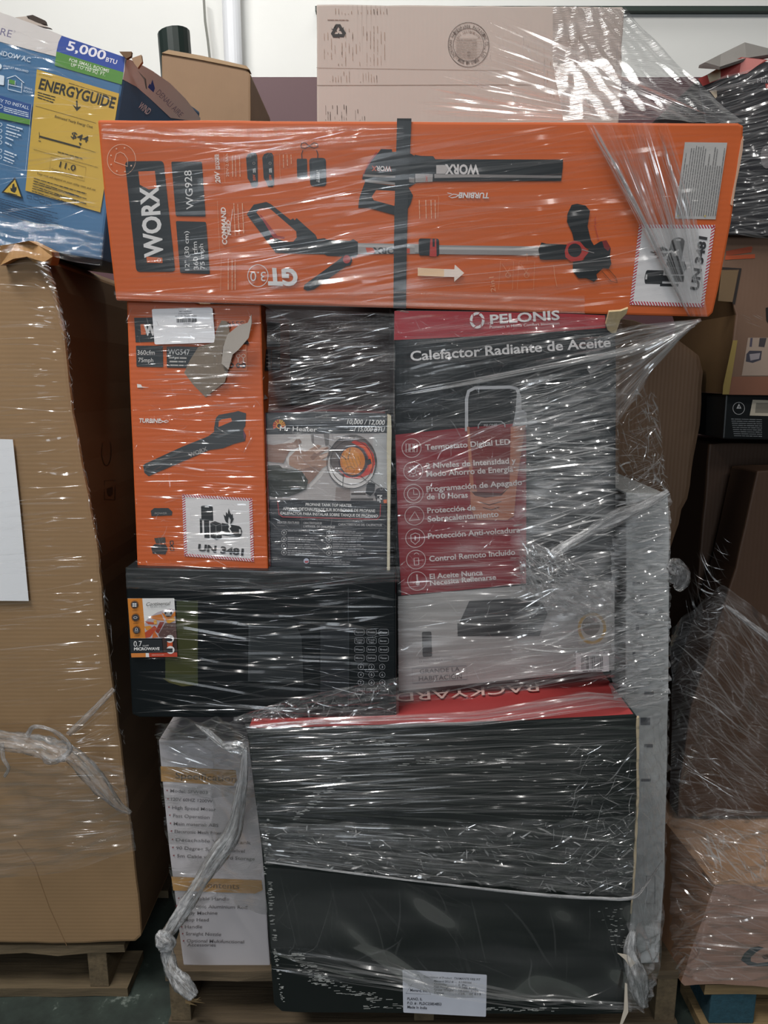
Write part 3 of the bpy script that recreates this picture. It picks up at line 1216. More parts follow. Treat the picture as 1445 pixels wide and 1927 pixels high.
# the torn right edge where the orange skin peels
pe = WPlane(pl.P(300, 300, .0012), pl.P(900, 300, .0012), pl.P(500, 500, .0012))
TORN = carton_mat('#caa48c', flute=.4)
prism('peeled_edge', root, pe, [c7(p) for p in ((1236, 190), (1252, 150), (1246, 260), (1222, 400), (1196, 520), (1176, 640), (1164, 700), (1150, 690), (1166, 600), (1190, 480), (1200, 420), (1212, 330))],
      .003, TORN, TORN, TORN, 0, 'peeled pale board edge')

# ------------------------------------------------------------------ upright orange blower carton
pl = Plane((238, 568, 1.15), (490, 570, 1.15), (258, 1065, 1.15))
out = [(238, 566), (365, 567), (372, 572), (480, 572), (491, 571), (497, 800), (505, 1083), (380, 1076), (258, 1065), (246, 780)]
root = thing('product_carton', 'upright orange carton with a torn top and one leaf blower picture, above the microwave carton', 'carton', base_of(pl, out, .3))
OM2 = carton_mat('#c86032', var=.05, flute=.25, rough=.45, axis='Z')
OMS = carton_mat('#d8763a', var=.05, flute=.12, rough=.45, axis='Z')
prism('body', root, pl, rough_outline(out, 5, .4, 60), .34, OM2, OMS, carton_mat('#8a7a66'), .0025)
pr = Print(pl, d1)
pr.poly(K, [(114, 168), (246, 166), (252, 326), (124, 330)])
pr.poly(ORG, [(155, 210), (185, 210), (192, 280), (160, 280)])
pr.text(Wt, 'W', (178, 282), (262, 280), 64, bold=.05)
pr.rquad(K, [(126, 352), (304, 352), (306, 494), (130, 490)], 6)
pr.text('#cfcac6', '360cfm', (136, 412), (250, 412), 30)
pr.text('#cfcac6', '75mph', (142, 460), (240, 462), 28)
pr.poly(K, [(328, 356), (560, 360), (500, 500), (330, 496)])
pr.text(Wt, 'WG547', (338, 410), (480, 412), 34, bold=.006)
for i, (y, x) in enumerate(((432, 460), (456, 455), (480, 440))):
    pr.dashes('#b9b4af', (342 + 6 * i, y), (x, y + 2), 9)
pr.poly('#dcd6d2', [(134, 604), (160, 608), (168, 622), (214, 628), (136, 628)])
pr.text('#dcd6d2', 'TURBINE', (148, 858), (290, 860), 26, bold=.03, shear=.15)
pr.line('#dcd6d2', [(280, 838), (300, 848), (322, 858), (342, 852), (330, 842), (305, 852), (286, 860)], 5)
pr.rquad('#e08a5c', [(660, 182), (850, 184), (858, 516), (664, 512)], 10)
pr.rquad(ORG, [(664, 186), (846, 188), (854, 512), (668, 508)], 10)
for k in range(9):
    x, y = 742 + (k % 4) * 28, 200 + (k // 4) * 16
    pr.ring(K, x, y, 9, 4, 7, a0=k * 40, a1=k * 40 + 240)
pr.poly(K, [(740, 320), (865, 318), (872, 340), (742, 345)])
for x in (700, 742, 788, 822):
    pr.rect('#e9c9b4', x, 380, x + 30, 386)
    pr.rect('#e9c9b4', x + 10, 430, x + 16, 462)
    pr.ring('#e9c9b4', x + 14, 420, 12, 4)
    pr.ring(K, x + 14, 482, 12, 8)
pr.done('front_print', root)
pr = Print(pl, d1)
B = '#3a3c3e'
pr.poly(B, [(172, 1140), (190, 1128), (430, 1018), (600, 950), (640, 920), (740, 900), (830, 900), (850, 940), (846, 980), (770, 1000), (700, 1028), (610, 1040), (400, 1130), (210, 1212), (182, 1190)])
pr.poly(B, [(640, 900), (652, 830), (672, 808), (770, 790), (800, 782), (852, 798), (846, 880), (832, 905), (700, 925), (642, 918)])
pr.poly('#d0602e', [(672, 850), (690, 838), (752, 828), (760, 850), (690, 880), (670, 888)])
pr.poly('#55585a', [(640, 952), (770, 905), (800, 912), (668, 962)])
pr.poly('#4c4f50', [(192, 1140), (430, 1034), (440, 1050), (200, 1160)])
pr.poly('#6a3f52', [(832, 905), (850, 940), (842, 978), (835, 940)])
pr.text('#8f8b88', 'WORX', (480, 1088), (600, 1042), 26, bold=.03)
pr.done('blower_picture', root, 'printed picture of a leaf blower')
pr = Print(pl, d1)
pr.poly(B, [(224, 1440), (246, 1422), (340, 1422), (366, 1446), (362, 1470), (228, 1476)])
pr.text('#8a8683', 'POWER', (250, 1464), (332, 1462), 12, bold=.02)
pr.done('battery_picture', root, 'printed picture of a battery pack')
pr = Print(pl, d1)
pr.poly('#4a4642', [(246, 1620), (318, 1614), (322, 1652), (258, 1656)])
pr.poly(B, [(226, 1680), (250, 1660), (322, 1662), (336, 1690), (320, 1728), (236, 1722)])
pr.line(B, [(352, 1640), (370, 1638), (372, 1660), (350, 1676), (356, 1702), (376, 1702), (372, 1680), (352, 1660), (352, 1640)], 6)
pr.done('charger_picture', root)
battery_sticker(pl, d1, [(430, 1330), (892, 1358), (904, 1776), (444, 1738)], 'battery_sticker', root, 0)
# print on the carton's right flank
pp = pl.P(491, 571)
ps_ = WPlane(pp, pl.P(505, 1083), pp - pl.n * .3)
pr = Print(ps_, d2)
pr.poly(K, [(82, 162), (166, 172), (168, 332), (76, 328)])
pr.text(Wt, 'WORX', (84, 282), (158, 292), 70, bold=.04)
pr.poly(K, [(72, 346), (104, 350), (102, 490), (62, 490)])
pr.poly(K, [(112, 350), (166, 356), (166, 488), (108, 488)])
for i in range(4):
    pr.dashes('#c9c4c0', (116, 385 + i * 26), (160, 388 + i * 26), 8)
    pr.dashes('#c9c4c0', (72, 385 + i * 26), (98, 387 + i * 26), 8)
pr.poly('#dcd6d2', [(60, 650), (84, 678), (54, 684)])
pr.done('flank_print', root)
# the white liquidation label across the top of the front
plab = WPlane(pl.P(300, 600, .008), pl.P(400, 600, .008), pl.P(300, 700, .008))
PAP = ink('#e6e4e6', .3, .02)
lo = [d1(p) for p in ((230, 116), (240, 110), (618, 100), (630, 108), (648, 320), (640, 332), (256, 344), (248, 338))]
lb = prism('paper_label', root, plab, lo, .0006, PAP, PAP, PAP, 0, 'white paper label with a barcode')
pr = Print(plab, d1, base=.0003)
pr.text('#55565a', 'B&C Liquidators', (412, 130), (492, 128), 8)
pr.text('#55565a', '0 Mixed Retailer', (408, 146), (494, 143), 8)
pr.text('#55565a', '$650.00   Break   Pallet', (385, 164), (526, 160), 10)
pr.barcode('#202124', (394, 200), (526, 196), 26, 3)
pr.text('#55565a', '0099483', (438, 212), (482, 210), 7)
pr.done('label_print', lb)
# torn board hanging from the ripped top
pt = WPlane(pl.P(400, 640, .010), pl.P(460, 640, .016), pl.P(400, 720, .004))
BR1, BR2 = carton_mat('#8d8073', flute=.8), carton_mat('#b3aaa2', flute=.5)
prism('torn_flap', root, pt, [d1(p) for p in ((690, 186), (720, 190), (735, 215), (742, 268), (700, 350), (690, 420), (740, 480), (712, 590), (585, 692), (436, 545), (478, 452), (536, 360), (640, 330), (655, 250))],
      .002, BR1, BR1, BR1, 0, 'torn brown board flap')
pt2 = WPlane(pl.P(400, 640, .012), pl.P(460, 640, .020), pl.P(400, 720, .008))
prism('torn_flap', root, pt2, [d1(p) for p in ((730, 276), (800, 220), (862, 200), (886, 146), (888, 200), (868, 300), (800, 380), (762, 410), (735, 510), (690, 470), (700, 360))],
      .0016, BR2, BR2, BR2, 0, 'torn pale paper strip')
mb = MB()
pk = [R(365, 566, 1.135), R(400, 562, 1.13), R(470, 564, 1.13), R(491, 572, 1.138), R(470, 571, 1.136), R(400, 570, 1.136)]
mb.add(pk + [p + Vector((0, .012, .001)) for p in pk], [(0, 1, 2, 3, 4, 5), (6, 11, 10, 9, 8, 7)] + [(i, (i + 1) % 6, 6 + (i + 1) % 6, 6 + i) for i in range(6)], BR1)
mb.build('torn_edge', root, 'ripped brown board edge at the top')

# ------------------------------------------------------------------ heater carton between the orange carton and the oil heater carton
pl = Plane((500, 775, 1.165), (735, 775, 1.165), (500, 1075, 1.165))
out = [g5(p) for p in ((38, 92), (700, 76), (1320, 100))] + [(729, 800), (729, 1076), (508, 1074), (503, 900)]
root = thing('product_carton', 'small dark carton picturing hands held out to a round propane heater', 'carton', base_of(pl, out, .25))
DK = carton_mat('#33353a', var=.08, flute=.10, rough=.42, axis='Z')
prism('body', root, pl, out, .26, DK, DK, carton_mat('#6b2427', var=.1), .0025)
pr = Print(pl, g5)
pr.poly('#2a2c2f', [(40, 100), (1322, 108), (1322, 305), (50, 318)])
pr.poly('#a9a2a0', [(50, 320), (1322, 306), (1325, 1015), (95, 1000)])
pr.poly('#c6bfbb', [(400, 330), (520, 320), (540, 420), (700, 450), (720, 620), (640, 760), (520, 880), (480, 760), (300, 650), (200, 430)])
pr.poly('#77706e', [(530, 310), (560, 310), (560, 420), (540, 420)])
pr.poly('#6a6563', [(660, 310), (720, 308), (715, 430), (680, 440)])
pr.poly('#b0afae', [(1180, 330), (1320, 310), (1322, 900), (1150, 840)])
pr.poly('#8b7f7b', [(790, 870), (940, 880), (940, 1015), (780, 1010)])
pr.done('scene_print', root)
pr = Print(pl, g5, base=.0014)
SK, SK2 = '#a58270', '#8a6a5c'
pr.poly(SK2, [(60, 420), (140, 430), (350, 400), (372, 372), (412, 368), (432, 400), (400, 430), (428, 440), (400, 456), (360, 470), (300, 500), (240, 620), (130, 610), (70, 600)])
pr.poly(SK, [(300, 640), (300, 560), (360, 500), (390, 470), (470, 500), (600, 425), (640, 440), (560, 500), (700, 446), (716, 466), (600, 540), (735, 500), (738, 525), (640, 590), (735, 590), (738, 620),
             (650, 670), (560, 780), (500, 840), (470, 760), (400, 690)])
pr.poly(SK2, [(520, 560), (600, 470), (720, 455), (600, 545), (550, 590)])
pr.poly(SK2, [(400, 690), (560, 650), (640, 670), (560, 780), (500, 840)])
pr.poly('#c7a898', [(560, 500), (640, 455), (700, 450), (590, 520)])
pr.poly('#c7a898', [(610, 550), (735, 505), (730, 528), (640, 575)])
pr.poly('#34362f', [(80, 640), (200, 640), (230, 670), (340, 680), (430, 700), (500, 800), (480, 890), (380, 940), (300, 965), (140, 975), (95, 960)])
pr.poly('#2a2c27', [(90, 800), (300, 780), (480, 890), (380, 940), (140, 975), (95, 960)])
pr.done('hand_picture', root, 'printed picture of two hands warming')
pr = Print(pl, g5, base=.0022)
pr.disc('#4a4341', 960, 600, 254, 282, n=40)
pr.disc('#b9b1ad', 950, 640, 246, 240, n=40)
pr.disc('#5e5350', 965, 560, 240, 230, n=40)
pr.poly('#d8d2cf', [(715, 650), (860, 760), (1100, 800), (1180, 720), (1150, 820), (1000, 880), (840, 850), (740, 760)])
pr.poly('#c4362a', [(950, 400), (990, 375), (1100, 410), (1180, 520), (1200, 620), (1170, 720), (1040, 780), (900, 770), (820, 690), (900, 720), (1040, 740), (1120, 660), (1130, 560), (1080, 470)])
pr.poly('#e05a2a', [(1020, 420), (1100, 440), (1180, 560), (1180, 660), (1130, 700), (1150, 580), (1100, 480)])
pr.disc('#3c3038', 970, 600, 152, 165, n=36)
pr.disc('#c9762c', 964, 596, 130, 146, n=36)
pr.disc('#d68a3a', 950, 580, 95, 105, n=30)
for k in range(5):
    pr.line('#8a5a2c', [(860 + 40 * k, 500 + 12 * k), (930 + 30 * k, 690 - 14 * k)], 4)
pr.ring('#8a5a2c', 936, 690, 46, 5, 38)
pr.poly('#2b292b', [(1100, 590), (1150, 570), (1165, 620), (1120, 640)])
for rr_ in (1.0, .86):
    pr.ring('#2f2c2c', 955, 610, 258 * rr_, 6, 270 * rr_, n=44)
pr.line('#2f2c2c', [(720, 430), (900, 580)], 6)
pr.line('#2f2c2c', [(870, 700), (860, 870)], 6)
pr.line('#2f2c2c', [(1040, 740), (1110, 805), (1150, 795), (1245, 860)], 5)
pr.line('#2f2c2c', [(980, 320), (1110, 380)], 5)
pr.line('#2f2c2c', [(940, 460), (915, 580)], 5)
pr.poly('#2c2d30', [(1110, 850), (1130, 815), (1200, 830), (1190, 920), (1150, 960), (1100, 930)])
pr.poly('#303034', [(1190, 940), (1215, 885), (1260, 868), (1325, 885), (1325, 1030), (1220, 1030)])
pr.ring('#87807e', 1265, 884, 14, 4)
pr.text('#d9d6d4', 'Mr', (1222, 950), (1222, 1030), 50, bold=.02)
pr.poly('#d2622c', [(1285, 1000), (1322, 996), (1322, 1035), (1290, 1035)])
pr.rect('#4a4544', 950, 930, 1100, 950)
pr.rect('#3a3636', 945, 985, 1180, 1005)
pr.done('heater_picture', root, 'printed picture of a round heater with an orange glow')
pr = Print(pl, g5, base=.002)
for k in range(10):
    a = math.radians(150 + k * 24)
    a2 = a + .32
    c = ('#d8a43a', '#d8a43a', '#d88a34', '#d88a34', '#c9542e')[k % 5] if k > 2 else '#c9542e'
    pr.poly(c, [(198 + 26 * math.cos(a), 228 + 26 * math.sin(a)), (198 + 66 * math.cos(a), 228 + 66 * math.sin(a)), (198 + 66 * math.cos(a2), 228 + 66 * math.sin(a2)), (198 + 26 * math.cos(a2), 228 + 26 * math.sin(a2))])
pr.ring('#d8943a', 198, 228, 26, 10)
pr.text('#e2dfdd', 'Mr Heater', (205, 276), (594, 290), 44, bold=.02)
pr.text('#e2dfdd', '10,000 / 12,000', (905, 208), (1302, 218), 48, bold=.02, shear=.2)
pr.text('#e2dfdd', '/ 15,000 BTU', (976, 284), (1302, 290), 46, bold=.02, shear=.2)
pr.rect('#b9b5b3', 1245, 304, 1298, 312)
pr.c = d2
pr.poly('#a3343a', [(150, 1362), (846, 1385), (842, 1468), (820, 1490), (185, 1474), (160, 1455)])
pr.poly('#2d2f33', [(155, 1362), (840, 1380), (837, 1466), (818, 1484), (188, 1468), (164, 1452)])
pr.text('#dcd9d7', 'PROPANE TANK TOP HEATER', (340, 1396), (650, 1404), 18, bold=.02)
pr.text('#dcd9d7', 'APPAREIL DE CHAUFFAGE SUR BONBONNE DE PROPANE', (188, 1424), (806, 1440), 18, bold=.02)
pr.text('#dcd9d7', 'CALEFACTOR PARA INSTALAR SOBRE TANQUE DE PROPANO', (170, 1454), (824, 1474), 18, bold=.02)
pr.text('#b9b6b6', 'HEATER FEATURES', (152, 1514), (298, 1517), 14, bold=.015, shear=.1)
pr.text('#b9b6b6', 'CARACTÉRISTIQUES DE', (326, 1518), (508, 1522), 14, bold=.015, shear=.1)
pr.text('#b9b6b6', "L'APPAREIL DE CHAUFFAGE", (326, 1540), (538, 1546), 14, bold=.015, shear=.1)
pr.text('#b9b6b6', 'CARACTERÍSTICAS DEL CALEFACTOR', (560, 1528), (852, 1534), 14, bold=.015, shear=.1)
for i in range(4):
    y = 1576 + 44 * i
    for x in (196, 498):
        pr.ring('#a9a7a8', x, y + (x > 300) * 4, 16, 3)
        pr.disc('#a9a7a8', x, y + (x > 300) * 4, 7, n=8)
        for k in range(3 if i or x > 300 else 1):
            pr.dashes('#8f8e90', (x + 24, y - 12 + 13 * k), (x + 24 + (170, 230, 210)[(i + k) % 3] * .9, y - 8 + 13 * k), 7, seed=i)
pr.disc('#b8bdd0', 346, 1764, 18)
pr.poly('#a3343a', [(335, 1764), (364, 1762), (354, 1778), (336, 1776)])
for k in range(3):
    pr.dashes('#8f8e90', (370, 1752 + 14 * k), (640 - 60 * (k == 0), 1758 + 14 * k), 7)
for x in (420, 492, 560, 580):
    pr.ring('#8f8e90', x, 1832, 15, 3)
pr.line('#7a2328', [(70, 775), (90, 1300), (104, 1800)], 6)
pr.done('front_print', root)
# pale board edge of the open flap beside it
fp = Plane((735, 785, 1.150), (740, 785, 1.150), (735, 1070, 1.150))
CR = carton_mat('#cfc6ae', flute=.3)
prism('flap', root, fp, [d2(p) for p in ((888, 790), (914, 800), (918, 900), (914, 1100), (908, 1500), (906, 1845), (886, 1848), (888, 1400), (884, 1000))], .05, CR, DK, CR, .001, 'cream raw edge of an opened flap')

# ------------------------------------------------------------------ oil heater carton
pl = Plane((740, 590, 1.127), (1158, 590, 1.133), (748, 1300, 1.205))
out = [(741, 588), (747, 583), (800, 584), (880, 585), (1060, 589), (1140, 592), (1158, 597), (1160, 700), (1157, 1262), (1000, 1277), (749, 1302), (744, 1000)]
root = thing('product_carton', 'large red, black and grey oil heater carton with white Spanish lettering', 'carton', base_of(pl, out, .3))
PB = carton_mat('#2b2e30', var=.08, flute=.25, rough=.4, axis='X')
prism('body', root, pl, out, .28, PB, carton_mat('#8d8d8d', flute=.2), PB, .003)
PR_, PG = '#a8383f', '#8f8d8c'
pr = Print(pl, d3)
pr.poly(PR_, [(32, 66), (180, 66), (330, 68), (560, 72), (900, 80), (1072, 88), (1075, 150), (600, 184), (30, 210)])
pr.c = IDN
pr.poly('#8f3a40', [(744, 818), (860, 806), (990, 795), (990, 1098), (850, 1112), (755, 1120), (749, 1000)])
pr.poly('#9f9d9b', [(749, 1122), (860, 1112), (1000, 1100), (1156, 1092), (1156, 1260), (1000, 1275), (750, 1300)])
pr.done('colour_field_print', root)
pr = Print(pl, d3, base=.0016)
wh = '#e2dedd'
pr.ring(wh, 440, 112, 30, 13, 34, n=30)
for k in range(6):
    a = k * 1.047 + .3
    pr.line(PR_, [(440 + 18 * math.cos(a), 112 + 20 * math.sin(a)), (440 + 40 * math.cos(a + .7), 112 + 44 * math.sin(a + .7))], 4)
pr.text(wh, 'PELONIS', (505, 130), (848, 108), 44, bold=.025)
pr.text(wh, 'Pioneers in Home Comfort Innovation', (502, 152), (846, 132), 13, bold=.004)
pr.text(wh, 'Calefactor Radiante de Aceite', (112, 312), (1100, 242), 46, bold=.02)
pr.c = d4
tl = '#d9cfcd'
pr.text(tl, 'Termostato Digital LED', (184, 174), (604, 146), 26, bold=.022)
pr.text(tl, '2 Niveles de Intensidad y', (188, 266), (632, 238), 26, bold=.022)
pr.text(tl, 'Modo Ahorro de Energía', (190, 306), (618, 280), 26, bold=.022)
pr.text(tl, 'Programación de Apagado', (190, 380), (662, 346), 26, bold=.022)
pr.text(tl, 'de 10 Horas', (192, 418), (394, 408), 26, bold=.022)
pr.text(tl, 'Protección de', (194, 486), (432, 470), 26, bold=.022)
pr.text(tl, 'Sobrecalentamiento', (196, 528), (546, 502), 26, bold=.022)
pr.text(tl, 'Protección Anti-volcadura', (198, 612), (652, 580), 26, bold=.022)
pr.text(tl, 'Control Remoto Incluido', (204, 724), (628, 690), 26, bold=.022)
pr.text(tl, 'El Aceite Nunca', (206, 810), (468, 790), 24, bold=.022)
pr.text(tl, 'Necesita Rellenarse', (208, 842), (534, 812), 24, bold=.022)
ic = '#cdb9b8'
for (x, y) in ((116, 164), (124, 278), (126, 390), (130, 498), (134, 608), (138, 714), (144, 820)):
    pr.ring(ic, x, y, 47, 3.2, 46, n=36)
for x in (96, 116, 136):
    pr.line(ic, [(x - 7, 144), (x + 7, 143), (x + 7, 183), (x - 7, 184)], 4, closed=True)
pr.ring(ic, 124, 278, 12, 4)
for k in range(8):
    a = k * .785
    pr.line(ic, [(124 + 18 * math.cos(a), 278 + 18 * math.sin(a)), (124 + 28 * math.cos(a), 278 + 28 * math.sin(a))], 4)
pr.ring(ic, 126, 390, 30, 4)
pr.line(ic, [(126, 368), (127, 392), (146, 391)], 4)
pr.line(ic, [(102, 520), (158, 516)], 4)
pr.line(ic, [(106, 516), (132, 476), (152, 512)], 4)
pr.line(ic, [(112, 592), (134, 582), (156, 590), (154, 620), (134, 638), (114, 622)], 4, closed=True)
pr.line(ic, [(134, 596), (134, 618)], 7)
pr.line(ic, [(128, 706), (150, 704), (152, 738), (130, 740)], 4, closed=True)
pr.ring(ic, 140, 692, 12, 3, a0=200, a1=340)
pr.line(ic, [(142, 786), (146, 828)], 8)
pr.disc(ic, 146, 830, 10)
pr.done('lettering_print', root, 'white Spanish lettering and icons')
# pictured heater: handle, body, remote
pr = Print(pl, d3, base=.0012)
pr.line('#b9b9bc', [(388, 660), (388, 500), (398, 462), (430, 446), (600, 442), (636, 450), (650, 490), (652, 556), (676, 570), (680, 640)], 16)
pr.poly('#a9a9ab', [(636, 470), (656, 490), (660, 556), (686, 572), (684, 632), (610, 660), (630, 560)])
pr.line('#9d9d9f', [(446, 650), (446, 630), (458, 614), (560, 612), (576, 624), (578, 640)], 6)
pr.text('#b5b3b3', 'PELONIS', (474, 638), (540, 634), 12, bold=.01)
pr.c = d4
pr.poly('#b3755e', [(606, 60), (680, 52), (640, 300), (622, 500), (590, 520), (440, 520), (410, 470), (390, 60), (402, 60), (425, 370), (600, 350)])
pr.poly('#7d3a3a', [(402, 70), (604, 62), (600, 340), (560, 390), (440, 380)])
pr.poly('#56302f', [(410, 378), (560, 388), (600, 356), (560, 400), (480, 410), (430, 400)])
pr.line('#56302f', [(452, 430), (500, 446), (560, 428)], 4)
pr.line('#56302f', [(468, 458), (510, 470), (550, 456)], 4)
pr.done('heater_picture', root, 'printed picture of an oil heater')
pr = Print(pl, d5, base=.0014)
pr.poly('#3c3d3f', [(420, 130), (760, 110), (800, 190), (760, 300), (390, 300), (362, 290), (370, 240)])
pr.poly('#2e2f31', [(362, 236), (450, 222), (740, 214), (740, 292), (364, 300)])
pr.done('heater_base_picture', root, 'printed picture of the dark heater base')
pr = Print(pl, d5, base=.0014)
pr.rquad('#2e2f31', [(190, 280), (236, 278), (240, 398), (194, 400)], 8)
pr.done('remote_picture', root, 'printed picture of a small black remote')
pr = Print(pl, d5, base=.0014)
pr.text('#6d6b6b', 'Incluye control remoto', (178, 412), (336, 402), 9)
pr.text('#6d6b6b', '(2 baterías AAA incluidas)', (178, 428), (362, 416), 9)
pr.line('#77757a', [(142, 458), (406, 444), (410, 510), (146, 530)], 3, closed=True)
pr.text('#5c5a5c', 'GRANDE LA', (180, 482), (374, 470), 20, bold=.003)
pr.text('#5c5a5c', 'HABITACIÓN', (176, 518), (384, 506), 22, bold=.003)
pr.poly('#aea9a3', [(945, 200), (1085, 190), (1090, 330), (950, 340)])
pr.ring('#b09058', 1015, 262, 62, 14, 70, n=26)
pr.disc('#77706a', 1010, 250, 44, 46)
pr.done('note_print', root)
pr = Print(pl, d5, base=.0022)
pr.poly('#d3d0d0', [(936, 380), (1096, 370), (1098, 470), (934, 474)])
pr.text('#4a4848', 'MODELO: MY15BBL1-2A', (950, 388), (1080, 382), 8)
pr.barcode('#3a3a3c', (964, 462), (1070, 458), 64, 5, n=24)
pr.dashes('#4a4848', (968, 470), (1066, 466), 5)
pr.done('barcode_label', root, 'white barcode label')
# crushed top corners
CRU = carton_mat('#c0ab86', flute=.8)
q = Plane((1140, 600, 1.118), (1170, 600, 1.115), (1150, 630, 1.128))
prism('torn_corner', root, q, [d3(p) for p in ((1092, 70), (1150, 66), (1188, 52), (1180, 80), (1150, 110), (1128, 176), (1106, 178), (1084, 160), (1076, 130))], .006, CRU, CRU, CRU, .0008, 'torn tan board corner')
q = Plane((745, 580, 1.125), (770, 580, 1.125), (750, 610, 1.131))
prism('torn_corner', root, q, [d3(p) for p in ((40, 72), (70, 64), (104, 70), (100, 96), (76, 106), (56, 96))], .004, carton_mat('#9a7a78', flute=.8), CRU, CRU, .0006, 'torn pale corner')

# ------------------------------------------------------------------ microwave carton
pl = Plane((235, 1068, 1.135), (745, 1075, 1.135), (248, 1345, 1.135))
out = [(235, 1068), (500, 1074), (745, 1078), (746, 1353), (500, 1351), (262, 1350), (248, 1344)]
root = thing('product_carton', 'wide black microwave carton with a small orange food label', 'carton', base_of(pl, out, .32))
MB_ = carton_mat('#15191b', var=.10, flute=.03, rough=.22, axis='Z')
prism('body', root, pl, out, .33, MB_, MB_, carton_mat('#22282c', rough=.3), .003)
pr = Print(pl, d6)
pr.poly('#343a1e', [(300, 215), (408, 215), (408, 640), (244, 610), (244, 495), (300, 495)])
pr.poly('#3b3d1a', [(300, 300), (408, 310), (400, 590), (246, 580), (246, 500), (305, 496)])
pr.poly('#4c4a26', [(230, 604), (340, 622), (396, 640), (330, 646), (262, 626)])
pr.done('microwave_picture', root, 'printed picture of an olive lit microwave door')
pr = Print(pl, d6, base=.0008)
pr.poly('#24282a', [(664, 330), (900, 330), (930, 400), (940, 640), (664, 620)])
pr.poly('#2c3032', [(664, 330), (676, 330), (670, 620), (660, 620)])
pr.poly('#1b1f23', [(1025, 330), (1170, 330), (1170, 700), (1025, 690)])
pr.line('#2a2f33', [(1165, 150), (1165, 760)], 4)
pr.done('door_print', root, 'printed dark microwave door')
pr = Print(pl, d6, base=.0014)
kc = '#9a9ca0'
for i, row in enumerate((('Popcorn', 'Potato', 'Pizza'), ('Frozen', 'Fresh', 'Bever.'), ('Meat', 'Reheat', 'Bread'), ('Micro.', 'Defrost', 'Timer'))):
    y = 372 + 43 * i
    for j, s in enumerate(row):
        x = 1221 + 61 * j
        pr.line(kc, [(x - 24, y - 10), (x - 18, y - 15), (x + 18, y - 15), (x + 24, y - 10), (x + 24, y + 10), (x + 18, y + 15), (x - 18, y + 15), (x - 24, y + 10)], 1.6, closed=True)
        if i == 1 and j < 2:
            pr.text(kc, s, (x - 17, y - 1), (x + 17, y - 1), 8, bold=.01)
            pr.text(kc, 'Veget.', (x - 14, y + 10), (x + 14, y + 10), 8, bold=.01)
        else:
            pr.text(kc, s, (x - 18, y + 5), (x + 18, y + 5), 10, bold=.01)
for i in range(3):
    for j in range(3):
        x, y = 1228 + 54 * j, 545 + 39 * i
        pr.ring(kc, x, y, 14, 1.6, n=20)
        d = str(1 + i * 3 + j)
        pr.text(kc, d, (x - (2 if d == '1' else 4), y + 6), (x + (2 if d == '1' else 4), y + 6), 12, bold=.01)
pr.text(kc, 'Express Cook', (1250, 569), (1316, 570), 7)
for (x, s) in ((1224, 'STOP'), (1282, '0'), (1342, 'START')):
    pr.line(kc, [(x - 24, 652), (x + 24, 652), (x + 24, 680), (x - 24, 680)], 1.4, closed=True)
    w_ = 4 if s == '0' else 17
    pr.text(kc, s, (x - w_, 666), (x + w_, 666), 8, bold=.01)
pr.done('keypad_print', root, 'printed keypad in light grey')
pr = Print(pl, g4, base=.002)
pr.poly('#e4e2e0', [(130, 185), (1185, 180), (1245, 1090), (195, 1090)])
pr.poly('#cf7f2c', [(130, 188), (462, 184), (540, 1085), (195, 1088)])
pr.poly('#b5aab0', [(1205, 440), (1100, 420), (960, 440), (800, 500), (660, 590), (560, 680), (520, 760), (520, 900), (540, 1088), (1240, 1088)])
for (pts, c) in ((((640, 590), (900, 540), (960, 690), (820, 680), (680, 640)), '#c87630'), (((520, 700), (720, 720), (790, 780), (600, 770)), '#b5502a'),
                 (((510, 820), (640, 800), (700, 870), (560, 910)), '#d08a34'), (((520, 960), (740, 800), (800, 860), (640, 1060), (540, 1080)), '#b5482c'),
                 (((700, 1000), (740, 920), (830, 1060), (690, 1085)), '#c8662a'), (((760, 930), (860, 720), (960, 720), (830, 980)), '#8a3426'),
                 (((900, 500), (1100, 600), (1210, 460), (1215, 580), (1000, 680)), '#cf7a2e'), (((1000, 690), (1180, 600), (1215, 680), (1050, 760)), '#d89a3c'),
                 (((720, 680), (790, 670), (800, 760), (730, 770)), '#dca04a')):
    pr.poly(c, pts)
pr.poly('#5c4440', [(830, 1000), (980, 740), (1225, 740), (1245, 1090), (940, 1090), (850, 1060)])
rnd = random.Random(3)
for k in range(16):
    x, y = rnd.uniform(940, 1200), rnd.uniform(780, 1040)
    pr.poly('#8a746c', [(x, y), (x + 40, y - 10), (x + 30, y + 14)])
pr.poly('#3c2c28', [(920, 1090), (1245, 1090), (1262, 1400), (940, 1400)])
pr.text('#4a4a4a', 'Continental', (560, 350), (1110, 330), 80, shear=.35)
pr.text('#8a8a8a', 'ELECTRIC', (655, 384), (1020, 378), 22)
pr.disc('#33353a', 1055, 510, 82, 82)
pr.text('#d8d4d4', '700', (1008, 528), (1102, 528), 52, bold=.03)
pr.rect('#d8d4d4', 990, 545, 1126, 560)
for (x, y) in ((296, 318), (318, 608), (340, 892)):
    pr.ring('#3c3430', x, y, 86, 8)
    pr.disc('#33353a', x, y, 74, 74)
    pr.rect('#8a5a2c', x - 50, y + 130, x + 60, y + 142)
for (x, y) in ((252, 285), (302, 285), (252, 330), (302, 330)):
    pr.rect('#e4e2e0', x, y, x + 40, y + 32)
pr.ring('#d0cdd0', 318, 608, 40, 10, 22)
pr.ring('#d0cdd0', 342, 870, 26, 10, 26)
pr.line('#d0cdd0', [(305, 930), (378, 930), (378, 896), (305, 896)], 8, closed=True)
pr.poly('#22262a', [(195, 1095), (915, 1095), (940, 1400), (215, 1405)])
pr.text('#e6e4e2', '0.7', (282, 1262), (468, 1258), 122, bold=.0)
pr.text('#e6e4e2', 'CU.FT', (484, 1260), (622, 1256), 30, bold=.01)
pr.text('#e6e4e2', 'MICROWAVE', (290, 1345), (866, 1338), 60, bold=.03)
